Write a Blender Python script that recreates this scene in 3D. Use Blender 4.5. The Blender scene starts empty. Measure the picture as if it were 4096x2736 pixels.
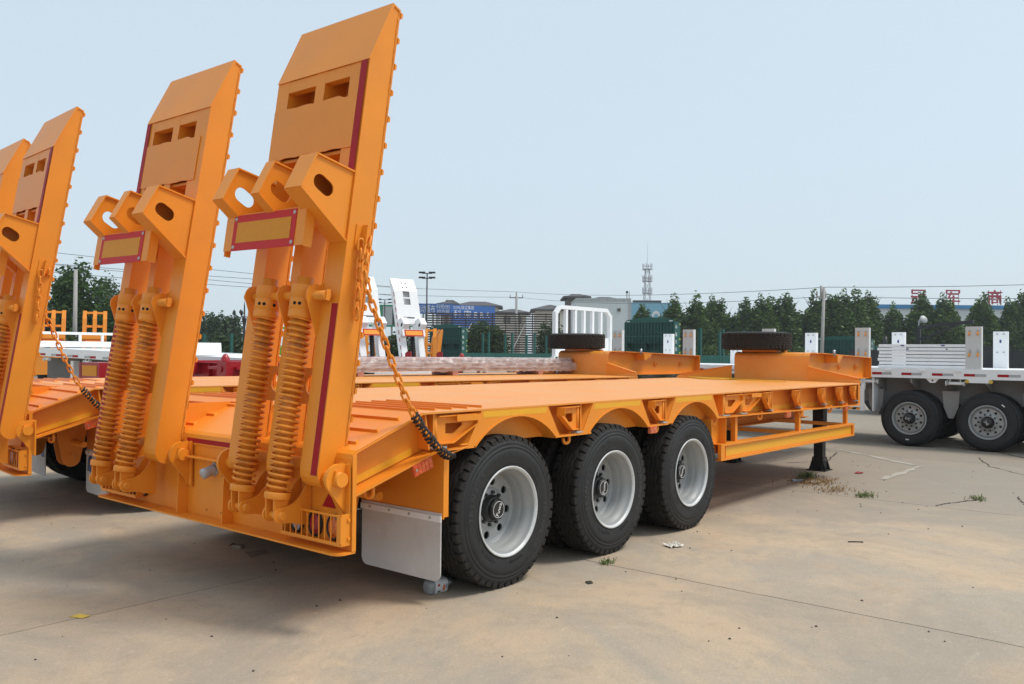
import bpy, math, random
from mathutils import Vector, Matrix
from mathutils.geometry import tessellate_polygon
PI = math.pi
R = math.radians
rnd = random.Random(11)
S = bpy.context.scene
C = S.collection

# ------------------------------------------------------------------ camera
cam = bpy.data.cameras.new('camera')
cam.sensor_width = 36.0
cam.lens = 30.104
cam.clip_start = 0.05
cam.clip_end = 3000
camo = bpy.data.objects.new('camera', cam)
C.objects.link(camo)
_r = Vector((0.641287, -0.767242, 0.009519))
_u = Vector((-0.015178, -0.000281, 0.999885))
_f = Vector((0.767151, 0.641358, 0.011825))
CAM = Vector((-4.531177, -3.793417, 1.61991))
camo.matrix_world = Matrix(((_r.x, _u.x, -_f.x, CAM.x), (_r.y, _u.y, -_f.y, CAM.y), (_r.z, _u.z, -_f.z, CAM.z), (0, 0, 0, 1)))
S.camera = camo
S.render.resolution_x, S.render.resolution_y = 1024, 684

# ------------------------------------------------------------------ world, sun, exposure
SUN_DIR = Vector((0.42, -0.62, 1.25)).normalized()      # direction towards the (veiled) sun
W = bpy.data.worlds.new('World')
S.world = W
W.use_nodes = True
nt = W.node_tree
nt.nodes.clear()
out = nt.nodes.new('ShaderNodeOutputWorld')
bg = nt.nodes.new('ShaderNodeBackground')
sky = nt.nodes.new('ShaderNodeTexSky')
sky.sky_type = 'NISHITA'
sky.sun_disc = False
sky.sun_elevation = math.asin(SUN_DIR.z)
sky.sun_rotation = math.atan2(SUN_DIR.x, SUN_DIR.y)
sky.altitude = 0
sky.air_density = 1.0
sky.dust_density = 3.0
sky.ozone_density = 1.5
veil = nt.nodes.new('ShaderNodeMix')                     # thin high cloud: an even pale veil over the whole sky
veil.data_type = 'RGBA'
veil.inputs[0].default_value = 0.78
veil.inputs[7].default_value = (4.5, 5.3, 5.85, 1)
nt.links.new(sky.outputs[0], veil.inputs[6])
nt.links.new(veil.outputs[2], bg.inputs[0])
bg.inputs[1].default_value = 0.1
nt.links.new(bg.outputs[0], out.inputs[0])
sun = bpy.data.lights.new('sun', 'SUN')
sun.energy = 1.5
sun.angle = R(16)
sun.color = (1.0, 0.95, 0.87)
suno = bpy.data.objects.new('sun', sun)
C.objects.link(suno)
suno.rotation_euler = SUN_DIR.to_track_quat('Z', 'Y').to_euler()
suno.location = (0, 0, 30)
S.view_settings.view_transform = 'Standard'
S.view_settings.look = 'None'
S.view_settings.exposure = 0.7
S.view_settings.gamma = 1.0
S.view_settings.use_curve_mapping = False
S.cycles.use_denoising = True
S.cycles.max_bounces = 8
S.cycles.diffuse_bounces = 4
S.cycles.transparent_max_bounces = 12

# ------------------------------------------------------------------ materials
def lin(r, g, b):
    def f(c):
        c /= 255.0
        return c / 12.92 if c <= 0.04045 else ((c + 0.055) / 1.055) ** 2.4
    return (f(r), f(g), f(b))

MATS = {}
def mat(name, col, rough=0.5, metal=0.0, var=0.10, scale=3.0, bump=0.0, bscale=60.0, coat=0.0, alt=None, altamt=0.0, altscale=1.2, spec=0.5, trans=0.0, emit=0):
    m = bpy.data.materials.new(name)
    m.use_nodes = True
    t = m.node_tree
    n = t.nodes
    L = t.links.new
    p = n['Principled BSDF']
    tc = n.new('ShaderNodeTexCoord')
    src = tc.outputs['Object']
    nz = n.new('ShaderNodeTexNoise')
    nz.inputs['Scale'].default_value = scale
    nz.inputs['Detail'].default_value = 6
    nz.inputs['Roughness'].default_value = 0.62
    L(src, nz.inputs['Vector'])
    mr = n.new('ShaderNodeMapRange')
    mr.inputs[1].default_value = 0.3
    mr.inputs[2].default_value = 0.7
    mr.inputs[3].default_value = 1 - var
    mr.inputs[4].default_value = 1 + var
    L(nz.outputs['Fac'], mr.inputs[0])
    mul = n.new('ShaderNodeVectorMath')
    mul.operation = 'SCALE'
    mul.inputs[0].default_value = col
    L(mr.outputs[0], mul.inputs['Scale'])
    colout = mul.outputs[0]
    if alt:
        n2 = n.new('ShaderNodeTexNoise')
        n2.inputs['Scale'].default_value = altscale
        n2.inputs['Detail'].default_value = 8
        n2.inputs['Roughness'].default_value = 0.7
        L(src, n2.inputs['Vector'])
        m2 = n.new('ShaderNodeMapRange')
        m2.inputs[1].default_value = 0.48
        m2.inputs[2].default_value = 0.72
        m2.inputs[3].default_value = 0
        m2.inputs[4].default_value = altamt
        L(n2.outputs['Fac'], m2.inputs[0])
        mx = n.new('ShaderNodeMix')
        mx.data_type = 'RGBA'
        L(m2.outputs[0], mx.inputs[0])
        L(colout, mx.inputs[6])
        mx.inputs[7].default_value = (*alt, 1)
        colout = mx.outputs[2]
    L(colout, p.inputs['Base Color'])
    rr = n.new('ShaderNodeMapRange')
    rr.inputs[3].default_value = max(0.02, rough - 0.08)
    rr.inputs[4].default_value = min(1, rough + 0.10)
    L(nz.outputs['Fac'], rr.inputs[0])
    L(rr.outputs[0], p.inputs['Roughness'])
    p.inputs['Metallic'].default_value = metal
    p.inputs['Coat Weight'].default_value = coat
    p.inputs['Coat Roughness'].default_value = 0.15
    p.inputs['Specular IOR Level'].default_value = spec
    p.inputs['Transmission Weight'].default_value = trans
    if bump:
        bz = n.new('ShaderNodeTexNoise')
        bz.inputs['Scale'].default_value = bscale
        bz.inputs['Detail'].default_value = 4
        L(src, bz.inputs['Vector'])
        b = n.new('ShaderNodeBump')
        b.inputs['Strength'].default_value = bump
        b.inputs['Distance'].default_value = 0.004
        L(bz.outputs['Fac'], b.inputs['Height'])
        L(b.outputs[0], p.inputs['Normal'])
    MATS[name] = m
    return m

ORC = (0.82, 0.272, 0.018)
mat('orange_paint', ORC, 0.42, var=0.05, scale=2.2, bump=0.10, bscale=90, alt=(0.64, 0.24, 0.05), altamt=0.3, altscale=1.6, spec=0.42)
mat('orange_rust', ORC, 0.5, var=0.16, scale=14, bump=0.25, bscale=60, alt=(0.33, 0.10, 0.02), altamt=0.85, altscale=9.0)
mat('yellow_tape', (0.82, 0.40, 0.02), 0.32, var=0.05, scale=30)
mat('red_tape', (0.36, 0.006, 0.012), 0.5, var=0.06, scale=20, spec=0.25)
mat('red_reflector', (0.56, 0.022, 0.022), 0.5, var=0.05, scale=20, spec=0.25)
mat('amber_reflector', (0.68, 0.27, 0.022), 0.5, var=0.05, scale=25, spec=0.2)
mat('amber_bright', (0.95, 0.36, 0.03), 0.4, var=0.05, scale=25)
mat('marker_plastic', (0.72, 0.16, 0.05), 0.25, var=0.3, scale=60, alt=(0.75, 0.42, 0.34), altamt=0.6, altscale=24, bump=0.3, bscale=120)
mat('amber_plastic', (0.62, 0.085, 0.02), 0.25, var=0.3, scale=60, alt=(0.75, 0.25, 0.08), altamt=0.6, altscale=24, bump=0.3, bscale=120)
mat('clear_lens', (0.55, 0.52, 0.5), 0.2, var=0.4, scale=50, bump=0.3, bscale=100)
mat('red_lens', (0.35, 0.03, 0.04), 0.2, var=0.4, scale=50, bump=0.3, bscale=100)
mat('amber_lens', (0.65, 0.16, 0.03), 0.2, var=0.4, scale=50, bump=0.3, bscale=100)
mat('black_rubber', (0.018, 0.018, 0.019), 0.7, var=0.25, scale=12, bump=0.1, bscale=150)
mat('tyre_side', (0.013, 0.0135, 0.0145), 0.66, var=0.25, scale=7, alt=(0.026, 0.025, 0.024), altamt=0.6, altscale=3.5, bump=0.08, bscale=140)
mat('tyre_tread', (0.014, 0.0115, 0.0095), 0.85, var=0.3, scale=10, alt=(0.026, 0.021, 0.017), altamt=0.7, altscale=5)
mat('tyre_letter', (0.034, 0.035, 0.038), 0.5, var=0.2, scale=9)
mat('rim_silver', (0.36, 0.37, 0.37), 0.42, metal=0.25, var=0.06, scale=5, alt=(0.36, 0.34, 0.31), altamt=0.4, altscale=4)
mat('rim_edge', (0.60, 0.615, 0.615), 0.4, metal=0.1, var=0.06, scale=9, alt=(0.35, 0.28, 0.22), altamt=0.4, altscale=7)
mat('hub_black', (0.012, 0.012, 0.012), 0.38, var=0.2, scale=9)
mat('chassis_dark', (0.03, 0.026, 0.022), 0.7, var=0.3, scale=6)
mat('white_print', (0.75, 0.75, 0.75), 0.5, var=0.03)
mat('dark_print', (0.03, 0.03, 0.035), 0.6, var=0.05)
mat('blue_print', (0.02, 0.05, 0.22), 0.5, var=0.05)
mat('flap_grey', (0.60, 0.59, 0.58), 0.6, var=0.08, scale=2.5, alt=(0.48, 0.44, 0.42), altamt=0.6, altscale=3)
mat('steel', (0.45, 0.45, 0.46), 0.35, metal=0.8, var=0.1)
mat('zinc_grey', (0.42, 0.43, 0.43), 0.5, metal=0.1, var=0.08)
mat('leg_black', (0.016, 0.017, 0.017), 0.42, var=0.25, scale=6)
mat('white_paint', (0.86, 0.865, 0.87), 0.4, var=0.03, scale=2, alt=(0.6, 0.59, 0.57), altamt=0.3, altscale=2)
mat('post_grey', (0.62, 0.62, 0.61), 0.5, var=0.05, scale=3)
mat('chassis_grey', (0.33, 0.32, 0.31), 0.6, var=0.1, scale=2)
mat('beam_grey', (0.13, 0.122, 0.115), 0.7, var=0.15, scale=2)
mat('red_paint', (0.36, 0.008, 0.016), 0.35, var=0.1, scale=3, coat=0.2)
mat('strap_yellow', (0.85, 0.50, 0.02), 0.6, var=0.1)
mat('green_paint', (0.006, 0.085, 0.068), 0.45, var=0.12, scale=3)
mat('green_dark', (0.003, 0.04, 0.035), 0.5, var=0.12, scale=3)
mat('lime_paint', (0.06, 0.36, 0.03), 0.5, var=0.1)
mat('yellow_dot', (0.75, 0.7, 0.04), 0.4, var=0.05)
mat('rust_brown', (0.055, 0.036, 0.028), 0.8, var=0.3, scale=2)
mat('wood_red', (0.42, 0.19, 0.14), 0.6, var=0.25, scale=6, alt=(0.42, 0.2, 0.14), altamt=0.8, altscale=3)
mat('trunk', (0.10, 0.075, 0.055), 0.9, var=0.3, scale=5, bump=0.5, bscale=12)
mat('pole_concrete', (0.36, 0.35, 0.33), 0.8, var=0.1, scale=2)
mat('pole_dark', (0.025, 0.027, 0.03), 0.5, var=0.1)
mat('wire', (0.10, 0.105, 0.11), 0.6, var=0.05)
mat('roof_dark', (0.075, 0.07, 0.07), 0.7, var=0.2, scale=1)
mat('wall_cream', (0.74, 0.68, 0.58), 0.8, var=0.05, scale=1)
mat('wall_brown', (0.13, 0.105, 0.09), 0.8, var=0.1, scale=1)
mat('wall_white', (0.62, 0.66, 0.66), 0.6, var=0.04, scale=0.6)
mat('wall_trim', (0.42, 0.44, 0.44), 0.6, var=0.06, scale=1)
mat('glass_dark', (0.10, 0.13, 0.14), 0.15, var=0.2, scale=1)
mat('cyan_wall', (0.22, 0.46, 0.58), 0.6, var=0.05)
mat('billboard_blue', (0.03, 0.13, 0.42), 0.5, var=0.08, scale=0.3)
mat('billboard_green', (0.03, 0.24, 0.12), 0.5, var=0.05, scale=0.3)
mat('sign_red', (0.42, 0.03, 0.05), 0.5, var=0.05)
mat('roof_blue', (0.03, 0.22, 0.45), 0.5, var=0.05)
mat('tower_grey', (0.42, 0.43, 0.45), 0.6, var=0.05)
mat('hazard_black', (0.02, 0.02, 0.02), 0.5)
mat('truck_dark', (0.03, 0.033, 0.036), 0.5, var=0.2)
mat('card_brown', (0.24, 0.19, 0.14), 0.8, var=0.15, scale=20)
mat('litter_red', (0.30, 0.02, 0.02), 0.6, var=0.2, scale=20)
mat('litter_paper', (0.62, 0.58, 0.50), 0.7, var=0.2, scale=20)
mat('litter_yellow', (0.62, 0.42, 0.06), 0.6, var=0.15, scale=20)
mat('litter_dark', (0.04, 0.035, 0.03), 0.8, var=0.3, scale=20)
mat('litter_blue', (0.35, 0.5, 0.6), 0.5, var=0.2, scale=20)
mat('bottle_plastic', (0.50, 0.52, 0.53), 0.2, var=0.08, scale=9, trans=0.55)
mat('bottle_label', (0.60, 0.61, 0.62), 0.4, var=0.05)
mat('label_orange', (0.65, 0.14, 0.04), 0.5)
mat('dry_grass', (0.26, 0.16, 0.06), 0.9, var=0.3, scale=30)
mat('weed_green', (0.10, 0.14, 0.03), 0.8, var=0.3, scale=30)
mat('joint_dirt', (0.055, 0.047, 0.04), 0.95, var=0.4, scale=4)
mat('soil', (0.20, 0.17, 0.13), 0.95, var=0.3, scale=0.4)
mat('worn_marking', (0.40, 0.37, 0.31), 0.8, var=0.15, scale=6)
mat('hole_shade_black', (0.006, 0.006, 0.006), 0.9)  # near-black colour that paints the shade inside holes and slots

def leaf_mat(name, a, b):
    m = bpy.data.materials.new(name)
    m.use_nodes = True
    t = m.node_tree
    n = t.nodes
    L = t.links.new
    p = n['Principled BSDF']
    g = n.new('ShaderNodeNewGeometry')
    rp = n.new('ShaderNodeValToRGB')
    rp.color_ramp.elements[0].color = (*a, 1)
    rp.color_ramp.elements[1].color = (*b, 1)
    L(g.outputs['Random Per Island'], rp.inputs[0])
    L(rp.outputs[0], p.inputs['Base Color'])
    p.inputs['Roughness'].default_value = 0.55
    p.inputs['Specular IOR Level'].default_value = 0.3
    tr = n.new('ShaderNodeBsdfTranslucent')
    L(rp.outputs[0], tr.inputs['Color'])
    ms = n.new('ShaderNodeMixShader')
    ms.inputs[0].default_value = 0.35
    L(p.outputs[0], ms.inputs[1])
    L(tr.outputs[0], ms.inputs[2])
    L(ms.outputs[0], n['Material Output'].inputs['Surface'])
    MATS[name] = m
leaf_mat('leaf_poplar', (0.028, 0.062, 0.016), (0.11, 0.20, 0.035))
leaf_mat('leaf_broad', (0.022, 0.055, 0.016), (0.075, 0.145, 0.028))
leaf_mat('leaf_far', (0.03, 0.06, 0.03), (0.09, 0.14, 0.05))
leaf_mat('leaf_bush', (0.018, 0.04, 0.014), (0.07, 0.11, 0.03))

def checker_mat():
    m = MATS['orange_paint'].copy()
    m.name = 'orange_checker'
    t = m.node_tree
    n = t.nodes
    L = t.links.new
    p = n['Principled BSDF']
    tc = n.new('ShaderNodeTexCoord')
    mp = n.new('ShaderNodeMapping')
    mp.inputs['Rotation'].default_value = (0, 0, R(45))
    L(tc.outputs['Object'], mp.inputs[0])
    w = n.new('ShaderNodeTexWave')
    w.inputs['Scale'].default_value = 14
    w.inputs['Distortion'].default_value = 0
    L(mp.outputs[0], w.inputs[0])
    mp2 = n.new('ShaderNodeMapping')
    mp2.inputs['Rotation'].default_value = (R(45), 0, R(-45))
    L(tc.outputs['Object'], mp2.inputs[0])
    w2 = n.new('ShaderNodeTexWave')
    w2.inputs['Scale'].default_value = 14
    L(mp2.outputs[0], w2.inputs[0])
    mx = n.new('ShaderNodeMath')
    mx.operation = 'MULTIPLY'
    L(w.outputs[1], mx.inputs[0])
    L(w2.outputs[1], mx.inputs[1])
    b = n.new('ShaderNodeBump')
    b.inputs['Strength'].default_value = 0.35
    b.inputs['Distance'].default_value = 0.004
    L(mx.outputs[0], b.inputs['Height'])
    L(b.outputs[0], p.inputs['Normal'])
    for nd in n:
        if nd.type == 'MIX':
            nd.inputs[7].default_value = (0.74, 0.40, 0.13, 1)
        if nd.type == 'MAP_RANGE' and abs(nd.inputs[1].default_value - 0.48) < 1e-4:
            nd.inputs[1].default_value = 0.3
            nd.inputs[4].default_value = 0.65
    MATS['orange_checker'] = m
checker_mat()

def concrete_mat(name, tint):
    m = bpy.data.materials.new(name)
    m.use_nodes = True
    t = m.node_tree
    n = t.nodes
    L = t.links.new
    p = n['Principled BSDF']
    g = n.new('ShaderNodeNewGeometry')
    pos = g.outputs['Position']
    def noise(scale, det=8, rough=0.65, vec=None, dist=0.0):
        x = n.new('ShaderNodeTexNoise')
        x.inputs['Scale'].default_value = scale
        x.inputs['Detail'].default_value = det
        x.inputs['Roughness'].default_value = rough
        x.inputs['Distortion'].default_value = dist
        L(vec or pos, x.inputs['Vector'])
        return x.outputs['Fac']
    def ramp(f, lo, hi, a, b):
        x = n.new('ShaderNodeMapRange')
        x.inputs[1].default_value = lo
        x.inputs[2].default_value = hi
        x.inputs[3].default_value = a
        x.inputs[4].default_value = b
        L(f, x.inputs[0])
        return x.outputs[0]
    def mix(fac, a, b):
        x = n.new('ShaderNodeMix')
        x.data_type = 'RGBA'
        L(fac, x.inputs[0])
        for i, v in ((6, a), (7, b)):
            if isinstance(v, tuple):
                x.inputs[i].default_value = (*v, 1)
            else:
                L(v, x.inputs[i])
        return x.outputs[2]
    grey = (0.38, 0.345, 0.295)
    tan = (0.49, 0.40, 0.30)
    tan2 = (0.44, 0.335, 0.245)
    base = mix(ramp(noise(0.55, 9, 0.70, dist=0.7), 0.43, 0.57, 0, 1), grey, tan)
    base = mix(ramp(noise(1.3, 9, 0.7), 0.52, 0.72, 0, 0.7), base, tan2)
    base = mix(ramp(noise(0.33, 8, 0.66, dist=0.9), 0.50, 0.62, 0, 0.8), base, (0.33, 0.30, 0.26))
    # oil / dark water stains
    base = mix(ramp(noise(0.8, 10, 0.75, dist=1.0), 0.60, 0.74, 0, 0.55), base, (0.24, 0.205, 0.17))
    # pale scuffs, stretched one way
    mp = n.new('ShaderNodeMapping')
    mp.inputs['Rotation'].default_value = (0, 0, R(28))
    mp.inputs['Scale'].default_value = (0.55, 3.2, 1)
    L(pos, mp.inputs[0])
    base = mix(ramp(noise(2.2, 10, 0.78, mp.outputs[0]), 0.60, 0.76, 0, 0.55), base, (0.62, 0.575, 0.50))
    mp2 = n.new('ShaderNodeMapping')
    mp2.inputs['Rotation'].default_value = (0, 0, R(-35))
    mp2.inputs['Scale'].default_value = (0.4, 5, 1)
    L(pos, mp2.inputs[0])
    base = mix(ramp(noise(3.0, 10, 0.8, mp2.outputs[0]), 0.64, 0.78, 0, 0.5), base, (0.66, 0.63, 0.58))
    base = mix(ramp(noise(9.0, 6, 0.7), 0.66, 0.76, 0, 0.6), base, (0.64, 0.59, 0.51))
    base = mix(ramp(noise(26.0, 4, 0.6), 0.70, 0.78, 0, 0.8), base, (0.13, 0.11, 0.09))
    base = mix(ramp(noise(5.5, 10, 0.8, dist=0.5), 0.50, 0.66, 0, 0.45), base, (0.30, 0.265, 0.22))
    base = mix(ramp(noise(14.0, 8, 0.8), 0.56, 0.70, 0, 0.40), base, (0.60, 0.54, 0.45))
    # the far part of the yard is older and greyer, with a ragged edge
    sx = n.new('ShaderNodeSeparateXYZ')
    L(pos, sx.inputs[0])
    ad = n.new('ShaderNodeMath')
    ad.operation = 'MULTIPLY_ADD'
    L(noise(0.5, 9, 0.7, dist=0.8), ad.inputs[0])
    ad.inputs[1].default_value = 12.0
    L(sx.outputs[0], ad.inputs[2])
    base = mix(ramp(ad.outputs[0], 9.3, 12.6, 0, 0.82), base, (0.285, 0.27, 0.24))
    fine = ramp(noise(70.0, 4, 0.7), 0.25, 0.75, 0.86, 1.14)
    sc = n.new('ShaderNodeVectorMath')
    sc.operation = 'SCALE'
    L(base, sc.inputs[0])
    L(fine, sc.inputs['Scale'])
    oi = n.new('ShaderNodeObjectInfo')
    tn = n.new('ShaderNodeVectorMath')
    tn.operation = 'MULTIPLY'
    tn.inputs[1].default_value = tint
    L(sc.outputs[0], tn.inputs[0])
    sl = n.new('ShaderNodeVectorMath')
    sl.operation = 'SCALE'
    L(tn.outputs[0], sl.inputs[0])
    L(ramp(oi.outputs['Random'], 0, 1, 0.94, 1.06), sl.inputs['Scale'])
    L(sl.outputs[0], p.inputs['Base Color'])
    L(ramp(noise(3.0), 0.3, 0.7, 0.72, 0.95), p.inputs['Roughness'])
    p.inputs['Specular IOR Level'].default_value = 0.3
    b = n.new('ShaderNodeBump')
    b.inputs['Strength'].default_value = 0.35
    b.inputs['Distance'].default_value = 0.006
    L(noise(38.0, 6, 0.7), b.inputs['Height'])
    L(b.outputs[0], p.inputs['Normal'])
    MATS[name] = m
concrete_mat('concrete', (0.97, 0.90, 0.82))

def film_mat():
    m = bpy.data.materials.new('clear_film')
    m.use_nodes = True
    t = m.node_tree
    n = t.nodes
    L = t.links.new
    p = n['Principled BSDF']
    p.inputs['Base Color'].default_value = (0.85, 0.82, 0.82, 1)
    p.inputs['Roughness'].default_value = 0.25
    tc = n.new('ShaderNodeTexCoord')
    mp = n.new('ShaderNodeMapping')
    mp.inputs['Rotation'].default_value = (0, R(40), 0)
    mp.inputs['Scale'].default_value = (1.2, 1.2, 4)
    L(tc.outputs['Object'], mp.inputs[0])
    nz = n.new('ShaderNodeTexNoise')
    nz.inputs['Scale'].default_value = 5
    nz.inputs['Detail'].default_value = 8
    L(mp.outputs[0], nz.inputs['Vector'])
    mr = n.new('ShaderNodeMapRange')
    mr.inputs[1].default_value = 0.40
    mr.inputs[2].default_value = 0.72
    mr.inputs[3].default_value = 0.26
    mr.inputs[4].default_value = 0.55
    L(nz.outputs['Fac'], mr.inputs[0])
    L(mr.outputs[0], p.inputs['Alpha'])
    b = n.new('ShaderNodeBump')
    b.inputs['Strength'].default_value = 0.6
    b.inputs['Distance'].default_value = 0.02
    L(nz.outputs['Fac'], b.inputs['Height'])
    L(b.outputs[0], p.inputs['Normal'])
    MATS['clear_film'] = m
film_mat()

# ------------------------------------------------------------------ mesh builder
class MB:
    def __init__(s):
        s.v, s.f, s.sm, s.mi = [], [], [], []
        s.cur = 0
    def add(s, vs, fs, smooth=False):
        o = len(s.v)
        s.v += [tuple(x) for x in vs]
        for f in fs:
            s.f.append([i + o for i in f])
            s.sm.append(smooth)
            s.mi.append(s.cur)
        return s
    def box(s, x0, x1, y0, y1, z0, z1):
        return s.add([(x, y, z) for x in (x0, x1) for y in (y0, y1) for z in (z0, z1)],
                     [(0, 1, 3, 2), (4, 6, 7, 5), (0, 4, 5, 1), (2, 3, 7, 6), (0, 2, 6, 4), (1, 5, 7, 3)])
    def obox(s, c, ax, ay, az, h):
        c, ax, ay, az = Vector(c), Vector(ax).normalized(), Vector(ay).normalized(), Vector(az).normalized()
        vs = [c + ax * (i * h[0]) + ay * (j * h[1]) + az * (k * h[2]) for i in (-1, 1) for j in (-1, 1) for k in (-1, 1)]
        return s.add(vs, [(0, 1, 3, 2), (4, 6, 7, 5), (0, 4, 5, 1), (2, 3, 7, 6), (0, 2, 6, 4), (1, 5, 7, 3)])
    def beam(s, a, b, w, h, up=(0, 0, 1)):
        a, b = Vector(a), Vector(b)
        x = (b - a).normalized()
        y = Vector(up).cross(x)
        if y.length < 1e-4:
            y = Vector((0, 1, 0)).cross(x)
        y.normalize()
        z = x.cross(y)
        return s.obox((a + b) / 2, x, y, z, ((b - a).length / 2, w / 2, h / 2))
    def prism(s, pts, fn, d0, d1, holes=()):
        """polygon pts (a,b) extruded from d0 to d1; fn(a,b,d)->xyz"""
        loops = [list(pts)] + [list(h) for h in holes]
        n = sum(len(l) for l in loops)
        allp = [q for l in loops for q in l]
        vs = [fn(a, b, d0) for a, b in allp] + [fn(a, b, d1) for a, b in allp]
        fs = []
        if holes or len(pts) > 4:
            tris = tessellate_polygon([[Vector((a, b, 0)) for a, b in l] for l in loops])
            for t in tris:
                fs.append(tuple(t))
                fs.append(tuple(i + n for i in reversed(t)))
        else:
            fs.append(tuple(range(n)))
            fs.append(tuple(reversed(range(n, 2 * n))))
        o = 0
        for l in loops:
            k = len(l)
            for i in range(k):
                j = (i + 1) % k
                fs.append((o + i, o + j, o + j + n, o + i + n))
            o += k
        return s.add(vs, fs)
    def tube(s, pts, r, n=8, closed=False, caps=True, smooth=True):
        pts = [Vector(p) for p in pts]
        k = len(pts)
        rs = r if isinstance(r, (list, tuple)) else [r] * k
        prev = None
        vs = []
        for i, p in enumerate(pts):
            a = pts[(i - 1) % k] if (closed or i) else p
            b = pts[(i + 1) % k] if (closed or i < k - 1) else p
            t = (b - a).normalized()
            if prev is None:
                q = Vector((0, 0, 1)) if abs(t.z) < 0.9 else Vector((1, 0, 0))
                nrm = (q - t * q.dot(t)).normalized()
            else:
                nrm = (prev - t * prev.dot(t))
                nrm = nrm.normalized() if nrm.length > 1e-6 else t.orthogonal().normalized()
            prev = nrm
            bn = t.cross(nrm)
            for j in range(n):
                an = 2 * PI * j / n
                vs.append(p + nrm * (math.cos(an) * rs[i]) + bn * (math.sin(an) * rs[i]))
        fs = []
        for i in range(k if closed else k - 1):
            i2 = (i + 1) % k
            for j in range(n):
                j2 = (j + 1) % n
                fs.append((i * n + j, i * n + j2, i2 * n + j2, i2 * n + j))
        s.add(vs, fs, smooth)
        if caps and not closed:
            o = len(s.v) - len(vs)
            s.f += [[o + j for j in reversed(range(n))], [o + (k - 1) * n + j for j in range(n)]]
            s.sm += [False, False]
            s.mi += [s.cur, s.cur]
        return s
    def cyl(s, a, b, r, n=16, r2=None):
        return s.tube([a, b], [r, r if r2 is None else r2], n)
    def lathe(s, prof, org, ax, n=48, smooth=True, ref=None):
        """prof: (radius, along) list; ax: axis"""
        org, ax = Vector(org), Vector(ax).normalized()
        e1 = Vector(ref).normalized() if ref else ax.orthogonal().normalized()
        e2 = ax.cross(e1)
        vs = []
        for r, a in prof:
            for j in range(n):
                t = 2 * PI * j / n
                vs.append(org + ax * a + e1 * (r * math.cos(t)) + e2 * (r * math.sin(t)))
        fs = []
        for i in range(len(prof) - 1):
            for j in range(n):
                j2 = (j + 1) % n
                fs.append((i * n + j, i * n + j2, (i + 1) * n + j2, (i + 1) * n + j))
        return s.add(vs, fs, smooth)
    def mesh(s, name, mats):
        m = bpy.data.meshes.new(name)
        m.from_pydata(s.v, [], s.f)
        for k in (mats if isinstance(mats, (list, tuple)) else [mats]):
            m.materials.append(MATS[k])
        m.polygons.foreach_set('use_smooth', s.sm)
        m.polygons.foreach_set('material_index', s.mi)
        m.update()
        return m

CACHE = {}
def obj(name, mesh, parent=None, mtx=None, bevel=0):
    o = bpy.data.objects.new(name, mesh)
    C.objects.link(o)
    if parent:
        o.parent = parent
    if mtx is not None:
        o.matrix_local = mtx
    if bevel:
        b = o.modifiers.new('bevel', 'BEVEL')
        b.width = bevel
        b.segments = 2
        b.limit_method = 'ANGLE'
        b.angle_limit = R(50)
    return o
def part(name, fn, mats, parent, key=None, mtx=None, bevel=0):
    key = key or (name, fn.__code__.co_firstlineno)
    if key not in CACHE:
        mb = MB()
        fn(mb)
        CACHE[key] = mb.mesh(name, mats)
    return obj(name, CACHE[key], parent, mtx, bevel)
def tag(o, label, cat, group=None):
    o['label'] = label
    o['category'] = cat
    if group:
        o['group'] = group
    return o
def thing(name, label, cat, loc=(0, 0, 0), rz=0.0, group=None):
    o = bpy.data.objects.new(name, None)
    o.empty_display_size = 0.2
    C.objects.link(o)
    o.location = loc
    o.rotation_euler = (0, 0, rz)
    return tag(o, label, cat, group)
def solo(name, fn, mats, label, cat, mtx=None, group=None, bevel=0, key=None):
    return tag(part(name, fn, mats, None, key or (name + label), mtx, bevel), label, cat, group)
def struct(name, fn, mats, parent=None, mtx=None):
    mb = MB()
    fn(mb)
    o = obj(name, mb.mesh(name, mats), parent, mtx)
    if not parent:
        o['kind'] = 'structure'
    return o
def T(x, y, z):
    return Matrix.Translation((x, y, z))
def RZ(a):
    return Matrix.Rotation(a, 4, 'Z')
def RY(a):
    return Matrix.Rotation(a, 4, 'Y')
def RX(a):
    return Matrix.Rotation(a, 4, 'X')
def circle(cx, cy, r, n=16, rot=0.0):
    return [(cx + r * math.cos(rot + 2 * PI * i / n), cy + r * math.sin(rot + 2 * PI * i / n)) for i in range(n)]
def capsule(a, b, r, n=8):
    a, b = Vector(a), Vector(b)
    d = math.atan2(b.y - a.y, b.x - a.x)
    p = [(b.x + r * math.cos(d - PI / 2 + PI * i / n), b.y + r * math.sin(d - PI / 2 + PI * i / n)) for i in range(n + 1)]
    p += [(a.x + r * math.cos(d + PI / 2 + PI * i / n), a.y + r * math.sin(d + PI / 2 + PI * i / n)) for i in range(n + 1)]
    return p
FY = lambda a, b, d: (a, d, b)        # polygon in the xz plane, extruded along y
FX = lambda a, b, d: (d, a, b)        # polygon in the yz plane, extruded along x
FZ = lambda a, b, d: (a, b, d)
FU = lambda a, b, d: (d, b, a)        # ramp space: polygon (w, v) extruded along u

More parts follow.
